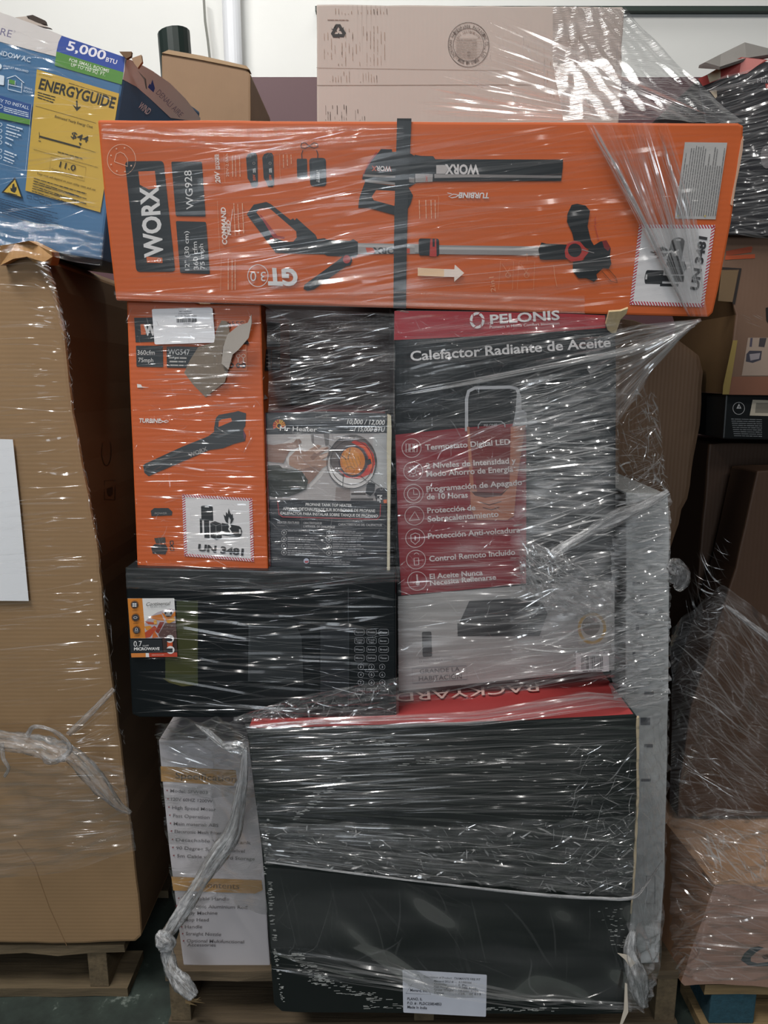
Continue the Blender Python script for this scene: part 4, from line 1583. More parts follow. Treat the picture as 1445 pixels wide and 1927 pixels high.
pr.poly('#cf7f3c', [(220, 1412), (552, 1408), (556, 1500), (230, 1505)])
pr.poly('#e4e2e0', [(552, 1408), (624, 1407), (632, 1498), (556, 1500)])
pr.poly('#b8432c', [(624, 1407), (1262, 1392), (1268, 1492), (632, 1498)])
pr.dashes('#e0b0a0', (690, 1452), (980, 1448), 14)
pr.rect('#c9542e', 1040, 1150, 1160, 1300)
for (x, y) in ((1100, 1085), (1112, 1335)):
    pr.disc('#e4e2e0', x, y, 92, 88)
    pr.rect('#26262a', x - 96, y - 36, x + 50, y + 54)
pr.done('food_label', root, 'orange and white food label')

# ------------------------------------------------------------------ white mop carton
pl = Plane((298, 1395, 1.21), (470, 1400, 1.21), (345, 1816, 1.21))
out = [(298, 1393), (400, 1394), (478, 1396), (494, 1600), (509, 1822), (420, 1820), (345, 1817), (318, 1600)]
root = thing('product_carton', 'narrow white carton with gold headings, beside the big black carton', 'carton', base_of(pl, out, .3))
WHC = carton_mat('#b9b4b6', var=.04, flute=.08, rough=.5, axis='X')
prism('body', root, pl, rough_outline(out, 8, .5, 50), .32, WHC, WHC, WHC, .003)
pr = Print(pl, d7)
GD = '#a8814e'
pr.poly(GD, [(145, 350), (400, 362), (632, 376), (640, 440), (618, 476), (150, 448)])
pr.text('#5a4630', 'Specification', (240, 428), (636, 452), 40, bold=.008)
tx = '#6a6668'
for (s, y0, x0, x1, y1) in (('Model: SFW803', 518, 208, 450, 530), ('120V 60HZ 1200W', 572, 214, 482, 586), ('High Speed Motor', 626, 220, 504, 640), ('Fast Operation', 678, 226, 462, 690), ('Main material: ABS', 730, 230, 520, 742),
                            ('Electronic Mesh Filter', 780, 236, 540, 792), ('Detachable Water Tank', 834, 244, 730, 854), ('90 Degree Rotating Swivel', 886, 246, 690, 908), ('5m Cable with Board Storage', 938, 252, 755, 958)):
    pr.text(tx, s, (x0, y0), (x1, y1), 20, bold=.006)
    pr.disc('#8a4a50', x0 - 20, y0 - 12, 5)
pr.poly(GD, [(216, 1062), (500, 1076), (800, 1086), (806, 1150), (760, 1172), (228, 1152)])
pr.text('#5a4630', 'Contents', (400, 1132), (656, 1142), 36, bold=.008)
for (s, y0, x0, x1, y1) in (('Detachable Handle', 1212, 284, 590, 1218), ('Telescopic Aluminium Rod', 1262, 270, 706, 1272), ('Body Machine', 1308, 290, 514, 1308), ('Mop Head', 1350, 298, 458, 1352), ('Handle', 1396, 304, 416, 1396),
                            ('Straight Nozzle', 1440, 310, 538, 1446), ('Optional Multifunctional', 1486, 316, 686, 1494), ('Accessories', 1512, 320, 504, 1514)):
    pr.text(tx, s, (x0, y0), (x1, y1), 20, bold=.006)
    if s != 'Accessories':
        pr.disc('#8a4a50', x0 - 20, y0 - 10, 5)
pr.done('specification_print', root, 'gold headings and lists of specifications')

# ------------------------------------------------------------------ black fire pit carton
pl = Plane((465, 1370, 1.10), (1200, 1345, 1.10), (515, 1905, 1.10))
out = [(464, 1372), (700, 1366), (1000, 1356), (1196, 1345), (1201, 1352), (1198, 1500), (1190, 1700), (1180, 1800), (1178, 1908), (1100, 1910), (800, 1908), (560, 1906), (530, 1904), (515, 1890), (508, 1790), (492, 1600)]
root = thing('product_carton', 'big black carton with a red top and a white product label at its foot', 'carton', base_of(pl, out, .5))
BK = carton_mat('#1b201f', var=.15, flute=.10, rough=.40, axis='X')
RD = ink('#a33e3e', .4)
prism('body', root, pl, rough_outline(out, 6, .6, 50), .38, BK, carton_mat('#26292a'), RD, .003)
# scuffed white dashes of the worn print
pr = Print(pl, d8)
rnd = random.Random(12)
SC = '#a9aaa6'
pr.k, pr.hold = 1, True


def scuff(x0, y0, x1, y1, n, jx, jy, w=(6, 26), t=(1.2, 2.6)):
    for k in range(n):
        f = rnd.random()
        x, y = x0 + (x1 - x0) * f + rnd.gauss(0, jx), y0 + (y1 - y0) * f + rnd.gauss(0, jy)
        ww = rnd.uniform(*w)
        pr.line(SC, [(x, y), (x + ww, y + rnd.uniform(-.6, .6))], rnd.uniform(*t))


scuff(130, 355, 290, 225, 34, 14, 6)
scuff(40, 360, 30, 560, 26, 3, 4, (4, 10))
scuff(42, 560, 62, 780, 44, 3, 4, (5, 14))
scuff(62, 800, 92, 985, 40, 3, 4, (4, 10), (1.5, 3.2))
scuff(125, 810, 230, 930, 70, 16, 6)
scuff(200, 900, 420, 985, 60, 24, 8)
scuff(380, 1000, 980, 1012, 60, 60, 4)
scuff(460, 160, 900, 180, 40, 90, 7, (10, 40))
scuff(1215, 430, 1236, 560, 18, 5, 4, (4, 9))
scuff(1200, 660, 1240, 800, 40, 16, 4, (6, 14))
scuff(180, 95, 460, 110, 18, 60, 4, (10, 34))
pr.done('worn_print', root, 'pale scuffed dashes')
pr = Print(pl, e6, base=.0012)
pr.rquad('#c9ccd6', [(124, 240), (1270, 312), (1258, 884), (136, 826)], 18)
L_ = '#3a3c44'
pr.line(L_, [(336, 306), (510, 578), (172, 566)], 7, closed=True)
pr.text(L_, 'Menard, Inc.', (228, 540), (466, 550), 38, bold=.015)
pr.text(L_, 'Description of Product : DIAMANTE FIRE PIT', (416, 352), (1182, 392), 28, bold=.008)
for i, (a_, b_) in enumerate((('Menard SKU #', '6188006'), ('Quantity', '1 Pc.'), ('Net Weight', '7.286 KGS.'), ('Gross Weight', '10.580 KGS.'), ('Carton', '126   of 613'))):
    y = 412 + 38 * i
    pr.text(L_, a_, (552, y - 4), (552 + len(a_) * 22, y + 8), 27, bold=.008)
    pr.text(L_, ':', (848, y + 12), (856, y + 12), 20, bold=.01)
    pr.text(L_, b_, (888, y + 10), (888 + len(b_) * 25, y + 22), 27, bold=.008)
pr.text(L_, 'PLANO, IL', (190, 650), (392, 656), 34, bold=.01)
pr.text(L_, 'P.O. # : PLDC25854853', (190, 708), (652, 724), 34, bold=.012)
pr.text(L_, 'Made In India', (190, 760), (456, 774), 34, bold=.012)
pr.done('product_label', root, 'white paper product label')
# upside-down lettering on the red top
tp = WPlane(pl.P(470, 1371), pl.P(1190, 1345), pl.P(470, 1371) - pl.n * .4)
pr = Print(tp, d5, base=.001)
pr.text('#d9b4ac', 'BACKYARD', (756, 528), (60, 582), 42, bold=.004)
pr.done('top_lettering', root, 'upside-down pale lettering')
mb = MB()
CRN = carton_mat('#b8a88c', flute=.5)
q = Plane((1190, 1400, 1.098), (1205, 1400, 1.098), (1190, 1700, 1.098))
prism('worn_edge', root, q, rough_outline([(1198, 1352), (1203, 1349), (1203, 1500), (1196, 1640), (1189, 1720), (1186, 1720), (1192, 1640), (1199, 1500)], 33, 1.1, 14), .006, CRN, CRN, CRN, .0006, 'raw pale carton edge')

# ------------------------------------------------------------------ pale grey carton at the stack's edge
pl = Plane((1160, 930, 1.205), (1258, 930, 1.205), (1160, 1800, 1.205))
out = [(1178, 927), (1220, 928), (1257, 930), (1260, 1000), (1258, 1300), (1254, 1500), (1250, 1650), (1240, 1812), (1150, 1816), (1172, 1500), (1178, 1300)]
root = thing('product_carton', 'tall pale grey carton standing behind the black and red ones at the edge', 'carton', base_of(pl, out, .28))
GRY = carton_mat('#b6b7b6', var=.06, flute=.1, axis='X')
prism('body', root, pl, rough_outline(out, 15, .5, 60), .3, GRY, carton_mat('#6d6a66'), GRY, .003)
pr = Print(pl)
rnd = random.Random(5)
for (x, y, w_, h_) in ((1190, 1095, 14, 7), (1204, 1118, 16, 6), (1198, 1150, 20, 6), (1196, 1176, 6, 10), (1190, 1226, 5, 12), (1212, 1300, 18, 10), (1205, 1350, 18, 14), (1212, 1400, 16, 6), (1206, 1465, 18, 5)):
    pr.rect('#5e6064', x, y, x + w_, y + h_)
pr.line('#76787a', [(1216, 1648), (1232, 1648), (1232, 1700), (1216, 1700)], 1.2, closed=True)
pr.done('side_print', root)

# ------------------------------------------------------------------ crumpled brown carton behind
pl = Plane((1160, 700, 1.53), (1320, 700, 1.53), (1160, 1000, 1.53))
out = [(1060, 596), (1170, 598), (1240, 612), (1272, 634), (1295, 650), (1318, 668), (1326, 700), (1323, 760), (1320, 800), (1308, 860), (1296, 940), (1285, 960), (1262, 1040), (1240, 1080), (1215, 1250), (1205, 1560), (1060, 1560)]
root = thing('brown_carton', 'crumpled plain brown carton bulging out behind the oil heater carton', 'carton', base_of(pl, out, .35))
prism('body', root, pl, rough_outline(out, 21, 2.5, 22), .4, carton_mat('#634d3b', flute=.8), carton_mat('#574332', flute=.8), carton_mat('#634d3b'), .012)
# added filler carton behind the heater picture carton, enlarged to block rear light
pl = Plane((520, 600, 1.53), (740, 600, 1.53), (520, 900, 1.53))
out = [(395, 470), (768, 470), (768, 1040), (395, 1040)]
root = thing('filler_carton', 'dark brown filler carton added deep in the gap above the small heater carton', 'carton', base_of(pl, out, .25))
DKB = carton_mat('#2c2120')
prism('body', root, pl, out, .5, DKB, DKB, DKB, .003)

# ------------------------------------------------------------------ plain upright carton on top
pl = Plane((595, 10, 1.42), (1175, 12, 1.42), (597, 225, 1.42))
out = [(595, 8), (860, 10), (1172, 12), (1175, 20), (1170, 90), (1171, 130), (1166, 200), (1160, 380), (1158, 440), (604, 438), (597, 300)]
root = thing('brown_carton', 'pale brown shipping carton with a recycling sign and a round stamp, topmost of the stack', 'carton', base_of(pl, out, .3))
PBK = carton_mat('#b0a59d', var=.05, flute=.15, rough=.6, axis='X', grime=.75)
prism('body', root, pl, rough_outline(out, 31, .8, 30), .6, PBK, carton_mat('#8d7763'), carton_mat('#5c5148'), .003)
pr = Print(pl, c2)
ik = '#2b2725'
for k in range(3):
    a = math.radians(k * 120 - 90)

    def rt(x, y, a=a):
        return (507 + x * math.cos(a + math.pi / 2) - y * math.sin(a + math.pi / 2), 154 + x * math.sin(a + math.pi / 2) + y * math.cos(a + math.pi / 2))
    pr.poly(ik, [rt(-12, -36), rt(10, -36), rt(20, -18), rt(26, -22), rt(22, 0), rt(2, -6), rt(8, -10), rt(0, -24), rt(-8, -10), rt(-24, -16)])
pr.dashes('#8a7468', (455, 97), (556, 98), 5)
sx, sy = 1139, 218
st = '#5b5049'
pr.ring(st, sx, sy, 99, 2.5, 108, n=60)
pr.ring(st, sx, sy, 74, 2.2, 80, n=50)
pr.arc_text(st, 'ZHONGSHAN HAIMENPAPER PACKAGING CO., LTD', sx, sy, 80, 140, 400, 16)
pr.arc_text(st, 'MADE IN CHINA', sx, sy, 95, 122, 58, 15, inward=True, bold=.01)
pr.arc_text('#8a7a70', 'BOX CERTIFICATE', sx, sy, 58, 215, 325, 11)
for k in range(8):
    pr.line('#8a7a70', [(sx - 68, sy - 30 + 13 * k), (sx + 68, sy - 30 + 13 * k)], 1.3)
    pr.dashes('#8a7a70', (sx - 60, sy - 24 + 13 * k), (sx + 40, sy - 24 + 13 * k), 3.5)
pr.text(st, '65', (sx - 5, sy + 42), (sx + 8, sy + 42), 8)
pr.text(st, '60', (sx - 5, sy + 58), (sx + 8, sy + 58), 8)
pr.done('stamp_print', root, 'recycling sign and round maker stamp')
pr = Print(pl, c2)
rnd = random.Random(77)
pr.k, pr.hold = 1, True
for (x0, x1, y0, y1, n_, c) in ((440, 640, 505, 585, 26, '#4a3a30'), (470, 750, 40, 70, 26, '#8a705e'), (430, 740, 120, 320, 70, '#97806f'), (460, 700, 345, 400, 26, '#97806f')):
    for k in range(n_):
        x = x0 + (x1 - x0) * (int(rnd.random() * 18) + .5) / 18
        y = rnd.uniform(y0, y1)
        pr.line(c, [(x, y), (x + 1, min(y1, y + rnd.uniform(10, 50)))], rnd.uniform(1, 3))
pr.line('#8a7464', [(400, 330), (1445, 345)], 1.6)
pr.line('#7a6656', [(400, 415), (1445, 412)], 2.2)
pr.c = c3
for k in range(46):
    x = 190 + 18 * int(rnd.random() * 14)
    y = rnd.uniform(190, 640)
    pr.line('#957c6c', [(x, y), (x, y + rnd.uniform(10, 50))], rnd.uniform(1, 3))
pr.done('flute_wear', root, 'dark rubbed flute lines')

# ------------------------------------------------------------------ left load: tall brown carton
pl = Plane((0, 1770, 1.27), (264, 1770, 1.27), (100, 480, 1.285))
out = [(-190, 452), (0, 462), (60, 470), (84, 486), (104, 545), (122, 632), (137, 778), (160, 900), (183, 1023), (199, 1189), (215, 1310), (230, 1432), (248, 1580), (263, 1715), (266, 1762), (255, 1773), (128, 1777), (0, 1775), (-190, 1775)]
root = thing('brown_carton', 'very tall plain brown carton wrapped in film with a white sheet on it', 'carton', base_of(pl, out, .55))
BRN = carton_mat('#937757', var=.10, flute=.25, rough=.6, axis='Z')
prism('body', root, pl, rough_outline(out, 41, 1.0, 26), .55, BRN, carton_mat('#5a4733', flute=.2), BRN, .006)  # flank board coloured darker to imitate the shade between the loads
pp = WPlane(pl.P(20, 900, .007), pl.P(50, 1100, .007), pl.P(0, 1100, .007))
PAPR = ink('#dfe1e4', .35, .02)
prism('paper_sheet', root, pp, [(-120, 822), (24, 827), (38, 960), (54, 1131), (-120, 1130)], .0006, PAPR, PAPR, PAPR, 0, 'blank white paper sheet')
# creased, crushed top corner
CR2 = carton_mat('#ab8355', flute=.6)
q = Plane((40, 470, 1.275), (100, 480, 1.275), (80, 560, 1.279))
mb = MB()
pk = [e1(p) for p in ((0, 150), (70, 140), (130, 128), (175, 150), (232, 178), (238, 200), (228, 240), (200, 225), (165, 230), (120, 200), (60, 210), (0, 240))]
rnd = random.Random(8)
fr = [R(p[0], p[1], 1.262 + rnd.uniform(-.006, .010)) for p in pk]
bk = [p + Vector((0, .03, .004)) for p in fr]
n = len(fr)
mb.add(fr + bk, [tuple(range(n)), tuple(range(2 * n - 1, n - 1, -1))] + [(i, (i + 1) % n, n + (i + 1) % n, n + i) for i in range(n)], CR2)
mb.build('crushed_rim', root, 'crushed torn top rim')
ps_ = WPlane(pl.P(183, 1023), pl.P(137, 778), pl.P(183, 1023) - pl.n * .3)
pr = Print(ps_)
pr.ring('#2f2418', 200, 850, 9, 1.6, 26)
pr.line('#2f2418', [(196, 905), (216, 904), (216, 940), (196, 940)], 1.6, closed=True)
pr.disc('#2f2418', 206, 923, 6, 11)
pr.done('flank_print', root)
# long fold on the front, its shade painted as a thin darker line
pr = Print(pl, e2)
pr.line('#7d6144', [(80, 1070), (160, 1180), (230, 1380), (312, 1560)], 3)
pr.done('crease_shade', root)

# ------------------------------------------------------------------ blue air conditioner carton on it
pl = Plane((237, 110, 1.325), (190, 485, 1.325), (0, 22, 1.31))
out = [(-130, -26), (0, 22), (60, 44), (95, 58), (120, 68), (237, 108), (232, 150), (219, 225), (203, 380), (190, 489), (120, 478), (0, 464), (-130, 452)]
root = thing('product_carton', 'tilted blue and white air conditioner carton with a yellow energy label', 'carton', base_of(pl, out, .4))
BLU = carton_mat('#456d92', var=.06, flute=.10, rough=.4, axis='Z')
WHT = carton_mat('#c9c6c4', var=.05, flute=.15)
SKEW = Vector((.085, 0, -.015))
prism('body', root, pl, rough_outline(out, 51, .8, 34), .22, BLU, BLU, WHT, .004, skew=SKEW)
pr = Print(pl, g3)
pr.poly('#c6c2bf', [(-650, -320), (0, -85), (300, 20), (480, 90), (600, 140), (1200, 350), (1180, 560), (560, 345), (0, 196), (-650, 20)])
pr.text('#6f6a86', 'RE', (0, 130), (106, 158), 68, bold=.0)
pr.text('#6f6a86', 'DENALI AI', (-480, -20), (-20, 124), 68, bold=.0)
pr.ring('#6f6a86', 140, 100, 7, 2)
pr.poly('#2b4796', [(590, 140), (1195, 345), (1180, 490), (540, 290), (560, 200)])
pr.poly('#4f8438', [(540, 290), (1180, 490), (1162, 606), (524, 424)])
pr.text('#dfdfe6', '5,000', (632, 270), (1000, 372), 84, bold=.02)
pr.text('#dfdfe6', 'BTU', (1008, 384), (1112, 412), 40, bold=.012)
pr.text('#d3dccb', 'FOR SMALL ROOMS', (660, 382), (1038, 492), 30, bold=.006)
pr.text('#d3dccb', 'UP TO 150 SQ. FT.', (676, 430), (1004, 526), 32, bold=.006)
lb_ = '#c3d0dc'
pr.text(lb_, 'WINDOW AC', (-110, 298), (290, 394), 44, bold=.01)
pr.disc(lb_, -5, 434, 24, 28)
pr.text(lb_, 'OUTLET REQUIRED', (34, 436), (272, 492), 18, bold=.008)
pr.rquad(lb_, [(-60, 500), (44, 524), (40, 614), (-64, 596)], 10)
pr.line(lb_, [(68, 546), (150, 520), (232, 590)], 8)
pr.line(lb_, [(84, 560), (80, 650), (208, 682), (212, 588)], 8)
pr.line(lb_, [(80, 606), (210, 634)], 6)
pr.line(lb_, [(148, 570), (146, 610)], 6)
pr.poly('#4f8438', [(94, 556), (146, 570), (144, 608), (92, 596)])
pr.text(lb_, 'SMALL', (232, 644), (312, 664), 18)
pr.text(lb_, 'ROOM', (226, 676), (312, 696), 20)
pr.poly('#1f4580', [(-100, 680), (310, 800), (296, 942), (-100, 850)])
pr.text(lb_, 'EASY TO INSTALL', (-60, 756), (278, 846), 30, bold=.008)
for k in range(3):
    pr.dashes(lb_, (40, 820 + 18 * k), (276, 880 + 18 * k), 9)
pr.ring(lb_, 12, 816, 16, 5)
pr.poly('#4f8438', [(-100, 850), (296, 942), (290, 992), (-100, 910)])
for k, y in enumerate((990, 1050, 1110, 1160, 1240, 1300)):
    pr.dashes(lb_, (70 - k * 5, y), (220 - 14 * k - (60 if k in (2, 3) else 0), y + 44 - (14 if k in (2, 3) else 0)), 14)
    if k in (0, 1, 4, 5):
        pr.dashes(lb_, (62 - k * 5, y + 26), (190 - 12 * k, y + 62), 10)
    pr.ring(lb_, 8, y, 16, 5)
pr.line(lb_, [(310, 800), (250, 1426), (0, 1360)], 2.5)
pr.poly('#1c1e1c', [(150, 1490), (222, 1696), (20, 1638)])
pr.poly('#c2a33a', [(150, 1516), (206, 1678), (44, 1630)])
pr.poly('#22221c', [(110, 1622), (104, 1590), (120, 1600), (126, 1560), (142, 1550), (150, 1590), (164, 1580), (166, 1610), (150, 1640), (130, 1636)])
pr.line('#22221c', [(82, 1640), (172, 1662)], 6)
gm = '#223852'
for (x, y) in ((286, 1680), (350, 1690), (408, 1720), (470, 1740)):
    pr.line(gm, [(x - 22, y - 18), (x + 20, y - 8), (x + 22, y + 22), (x - 20, y + 14)], 6, closed=True)
for k in range(9):
    pr.dashes(gm, (-20, 1690 + 16 * k), (560 - (k % 3) * 60, 1840 + 16 * k), 8, seed=k)
pr.done('front_print', root, 'white band, blue panel and lettering')
pr = Print(pl, g3, base=.0018)
pr.poly('#b8983a', [(356, 462), (1140, 694), (1085, 1050), (960, 1826), (246, 1618)])
E = '#25241a'
pr.text('#5c4a14', 'U.S. Government', (376, 516), (504, 548), 12)
pr.dashes('#5c4a14', (660, 594), (1112, 734), 8)
pr.text(E, 'ENERGYGUIDE', (370, 646), (1090, 836), 98, bold=.03)
pr.line(E, [(736, 760), (740, 846)], 14)
pr.poly(E, [(694, 796), (730, 824), (740, 828), (764, 818), (778, 822), (736, 862)])
for k in range(3):
    pr.dashes(E, (364, 682 + 24 * k), (540 - 14 * k, 732 + 24 * k), 11)
pr.line(E, [(344, 812), (920, 976)], 3)
pr.text(E, 'Estimated Yearly Energy Cost', (526, 922), (886, 1026), 24, bold=.0)
pr.text(E, '$44', (678, 1112), (838, 1162), 58, bold=.012)
pr.line(E, [(382, 1102), (770, 1208)], 16)
pr.line(E, [(380, 1062), (380, 1124)], 4)
pr.line(E, [(770, 1208), (916, 1254)], 3)
pr.poly(E, [(756, 1160), (786, 1170), (768, 1192)])
pr.dashes(E, (372, 1144), (396, 1150), 8)
pr.line(E, [(326, 1226), (940, 1400)], 3)
pr.dashes(E, (556, 1250), (790, 1314), 10)
pr.line(E, [(490, 1300), (826, 1398), (812, 1530), (478, 1436)], 3, closed=True)
pr.text(E, '11.0', (568, 1394), (720, 1434), 54, bold=.012)
pr.text(E, 'Combined Energy Efficiency Ratio', (496, 1420), (796, 1502), 16)
pr.text(E, 'Your cost will depend on your utility rates and use', (356, 1462), (914, 1622), 20)
for k in range(6):
    pr.dashes(E, (330 - 4 * k, 1502 + 24 * k), (830 - (k % 2) * 70, 1650 + 24 * k), 9, seed=k)
pr.done('energy_label', root, 'yellow energy label')
# flank of the air conditioner carton
P0 = pl.P(237, 110)
ps_ = WPlane(P0, pl.P(190, 489), P0 - pl.n * .22 + SKEW)
pr = Print(ps_, c1)
pr.poly('#c6c2c0', [(716, 332), (770, 350), (860, 400), (960, 470), (1050, 560), (1135, 670), (1130, 690), (965, 668), (850, 560), (770, 490), (694, 450)])
pr.poly('#2b4796', [(836, 494), (846, 474), (852, 480), (862, 450), (876, 500), (868, 524)])
pr.text('#77768c', 'DENALI AIRE', (880, 528), (1016, 666), 32)
pr.text('#dfe3ea', 'WIND', (778, 606), (834, 652), 38, bold=.006)
pr.done('flank_print', root)
# torn openings along the top edge
DRK = ink('#3a2f28', .8)
TRN = carton_mat('#b7aaa0', flute=.6)
for (pts, mat) in ((((150, 90), (185, 84), (255, 116), (262, 138), (220, 132), (160, 106)), DRK), (((85, 98), (150, 92), (215, 128), (290, 160), (240, 150), (120, 122)), TRN), (((675, 292), (745, 292), (742, 318), (715, 332), (690, 310)), carton_mat('#6b5136')),
                   (((745, 330), (800, 310), (805, 350), (780, 385), (760, 360)), carton_mat('#a08468')), (((780, 400), (820, 440), (826, 500), (815, 450)), DRK)):
    mb = MB()
    w = [R(*c1(p), 1.315) for p in pts]
    b2 = [p + Vector((0, .006, 0)) for p in w]
    k = len(w)
    mb.add(w + b2, [tuple(range(k)), tuple(range(2 * k - 1, k - 1, -1))] + [(i, (i + 1) % k, k + (i + 1) % k, k + i) for i in range(k)], mat)
    mb.build('torn_edge', root, 'torn board edge')

# ------------------------------------------------------------------ brown carton with a dark tube at the back
pl = Plane((303, 105, 2.0), (470, 130, 2.0), (303, 300, 2.0))
out = [(303, 102), (318, 97), (380, 108), (462, 127), (472, 140), (472, 200), (470, 420), (470, 1415), (308, 1415), (304, 300)]
root = thing('brown_carton', 'plain brown carton against the white wall with a dark tube standing behind it', 'carton', base_of(pl, out, .3))
B3 = carton_mat('#92755a', flute=.3)
prism('body', root, pl, rough_outline(out, 61, .6, 30), .32, B3, B3, B3, .006)
mb = MB()
w = [pl.P(p[0], p[1], .004) for p in ((305, 101), (318, 95), (380, 106), (464, 125), (470, 132), (380, 114), (318, 103))]
b2 = [p - pl.n * .03 for p in w]
k = len(w)
mb.add(w + b2, [tuple(range(k)), tuple(range(2 * k - 1, k - 1, -1))] + [(i, (i + 1) % k, k + (i + 1) % k, k + i) for i in range(k)], carton_mat('#a88c6c', flute=.4))
mb.build('flap_edge', root, 'pale folded flap edge')
mb = MB()
TB = ink('#1f2b28', .4)
bot, top = R(335, 125, 2.15), R(327, 63, 2.15)
n = 18
for (p, r, rb) in ((bot, .042, 0), (top, .042, 0)):
    pass
vv = []
for p in (Vector((bot.x, bot.y, bot.z - .15)), top):
    for j in range(n):
        vv.append((p.x + .043 * math.cos(6.2832 * j / n), p.y + .043 * math.sin(6.2832 * j / n), p.z + (.008 * math.cos(6.2832 * j / n))))
for p in (top, Vector((bot.x, bot.y, bot.z - .15))):
    for j in range(n):
        vv.append((p.x + .038 * math.cos(6.2832 * j / n), p.y + .038 * math.sin(6.2832 * j / n), p.z + (.008 * math.cos(6.2832 * j / n))))
Fs = []
for i in range(3):
    for j in range(n):
        Fs.append((i * n + j, i * n + (j + 1) % n, (i + 1) * n + (j + 1) % n, (i + 1) * n + j))
mb.add(vv, Fs, TB)
o = mb.build('tube')
o['label'], o['category'] = 'dark green tube sticking up behind the brown carton', 'tube'

# ------------------------------------------------------------------ right load
# bottom crumpled carton: front face and left flank meet at a leaning corner
rnd = random.Random(14)
pl = Plane((1340, 1660, 1.185), (1445, 1660, 1.175), (1300, 1848, 1.185))
out = [(1345, 1665), (1380, 1664), (1445, 1670), (1640, 1668), (1640, 1870), (1445, 1858), (1360, 1852), (1288, 1855), (1281, 1848), (1300, 1790), (1322, 1730)]
root = thing('brown_carton', 'crumpled pinkish brown carton with a dark curved logo, lowest on its pallet', 'carton', base_of(pl, out, .4))
PK, PK2 = carton_mat('#98796a', var=.10, flute=.4), carton_mat('#8a664c', var=.12, flute=.4)
mb = MB()
fr = [pl.P(*p) for p in rough_outline(out, 71, 1.2, 24)]
cen = sum(fr, Vector()) / len(fr)
bk = [p + Vector((-.03 if p.x < .75 else 0, .30, .0)) for p in fr]
n = len(fr)
mb.add(fr + bk, [tuple(range(n)), tuple(range(2 * n - 1, n - 1, -1))], PK)
b0 = len(mb.v) - 2 * n
for i in range(n):
    j = (i + 1) % n
    e = fr[j] - fr[i]
    mat = carton_mat('#a8866a', var=.1, flute=.4) if (i < n * .45 and abs(e.z) < abs(e.x)) else PK2
    k = mb.mi(mat)
    mb.f.append((b0 + i, b0 + j, b0 + n + j, b0 + n + i))
    mb.m.append(k)
mb.build('body', root)
pr = Print(pl, e5)
pr.poly('#2c3638', [(985, 1440), (1010, 1390), (1060, 1345), (1120, 1336), (1160, 1345), (1100, 1380), (1060, 1420), (1060, 1450), (1110, 1465), (1192, 1455), (1350, 1440), (1350, 1480), (1110, 1488), (1040, 1478)])
pr.poly('#4a3226', [(1140, 1405), (1192, 1395), (1300, 1395), (1300, 1436), (1160, 1432)])
pr.done('logo_print', root, 'dark curved logo')
fa, fb = pl.P(1345, 1665), pl.P(1290, 1848)
ps_ = WPlane(fa, fb, fa + Vector((-.03, .30, .0)))
pr = Print(ps_, e5)
pr.poly('#54443a', [(700, 770), (770, 870), (700, 1108), (580, 990), (620, 880)])
for k in range(9):
    pr.line('#7d6858', [(715 - 14 * k, 790 + 22 * k), (768 - 6 * k, 876 + 24 * k)], 6)
pr.line('#2b2320', [(468, 1400), (560, 1490)], 5)
pr.poly('#2b2320', [(505, 1470), (520, 1480), (512, 1520), (526, 1526), (494, 1552), (482, 1516), (496, 1516)])
pr.done('flank_print', root)
# brown cartons above, leaning; each corner edge seen
pl = Plane((1427, 888, 1.40), (1300, 1326, 1.385), (1500, 1100, 1.385))
out = [(1425, 886), (1460, 884), (1640, 880), (1640, 1540), (1445, 1536), (1275, 1538), (1278, 1480), (1300, 1330), (1340, 1210), (1384, 1070)]
root = thing('brown_carton', 'leaning brown carton above the crumpled one, seen by its long slanting corner', 'carton', base_of(pl, out, .3))
BD, BDS = carton_mat('#4c3729', var=.12, flute=.3), carton_mat('#3c2b20', var=.12, flute=.3)  # browns darkened to imitate this load's shade, more so on the flanks
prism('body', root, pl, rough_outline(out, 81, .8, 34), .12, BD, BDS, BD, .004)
pl = Plane((1340, 835, 1.54), (1445, 835, 1.54), (1340, 1200, 1.54))
out = [(1335, 836), (1360, 834), (1640, 836), (1640, 1400), (1300, 1400), (1305, 1200)]
root = thing('brown_carton', 'shaded brown carton under the black printed carton', 'carton', base_of(pl, out, .3))
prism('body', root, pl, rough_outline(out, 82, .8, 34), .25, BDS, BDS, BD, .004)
pl = Plane((1345, 745, 1.46), (1445, 745, 1.46), (1345, 830, 1.46))
out = [(1366, 742), (1640, 746), (1640, 832), (1360, 826)]
root = thing('product_carton', 'flat black carton with a round logo and a white label', 'carton', base_of(pl, out, .3))
prism('body', root, pl, out, .3, carton_mat('#17191a', var=.1, flute=.05, rough=.4), carton_mat('#101112'), carton_mat('#17191a'), .003)
pr = Print(pl, g2)
pr.ring('#b4b2b0', 320, 1508, 50, 4, 52)
pr.poly('#b4b2b0', [(300, 1510), (322, 1466), (342, 1510)])
pr.poly('#2a2a2a', [(316, 1500), (324, 1484), (332, 1502)])
pr.poly('#b5aa98', [(440, 1434), (640, 1440), (640, 1576), (414, 1570)])
pr.poly('#7d766a', [(470, 1460), (620, 1462), (620, 1550), (460, 1548)])
for k in range(9):
    pr.dashes('#6d6f70', (254 + 3 * k, 1600 + 18 * k), (520, 1606 + 18 * k), 9, seed=k)
pr.done('front_print', root)
pl = Plane((1360, 450, 1.44), (1445, 450, 1.44), (1360, 745, 1.44))
out = [g2(p) for p in ((120, 20), (574, 24), (1200, 26), (1200, 1395), (574, 1395), (226, 1388), (250, 1100), (300, 700), (180, 290), (160, 100))]
root = thing('product_carton', 'tan carton with a yellow strip and a dark framed window picture', 'carton', base_of(pl, out, .3))
TAN = carton_mat('#6f5646', var=.08, flute=.15)
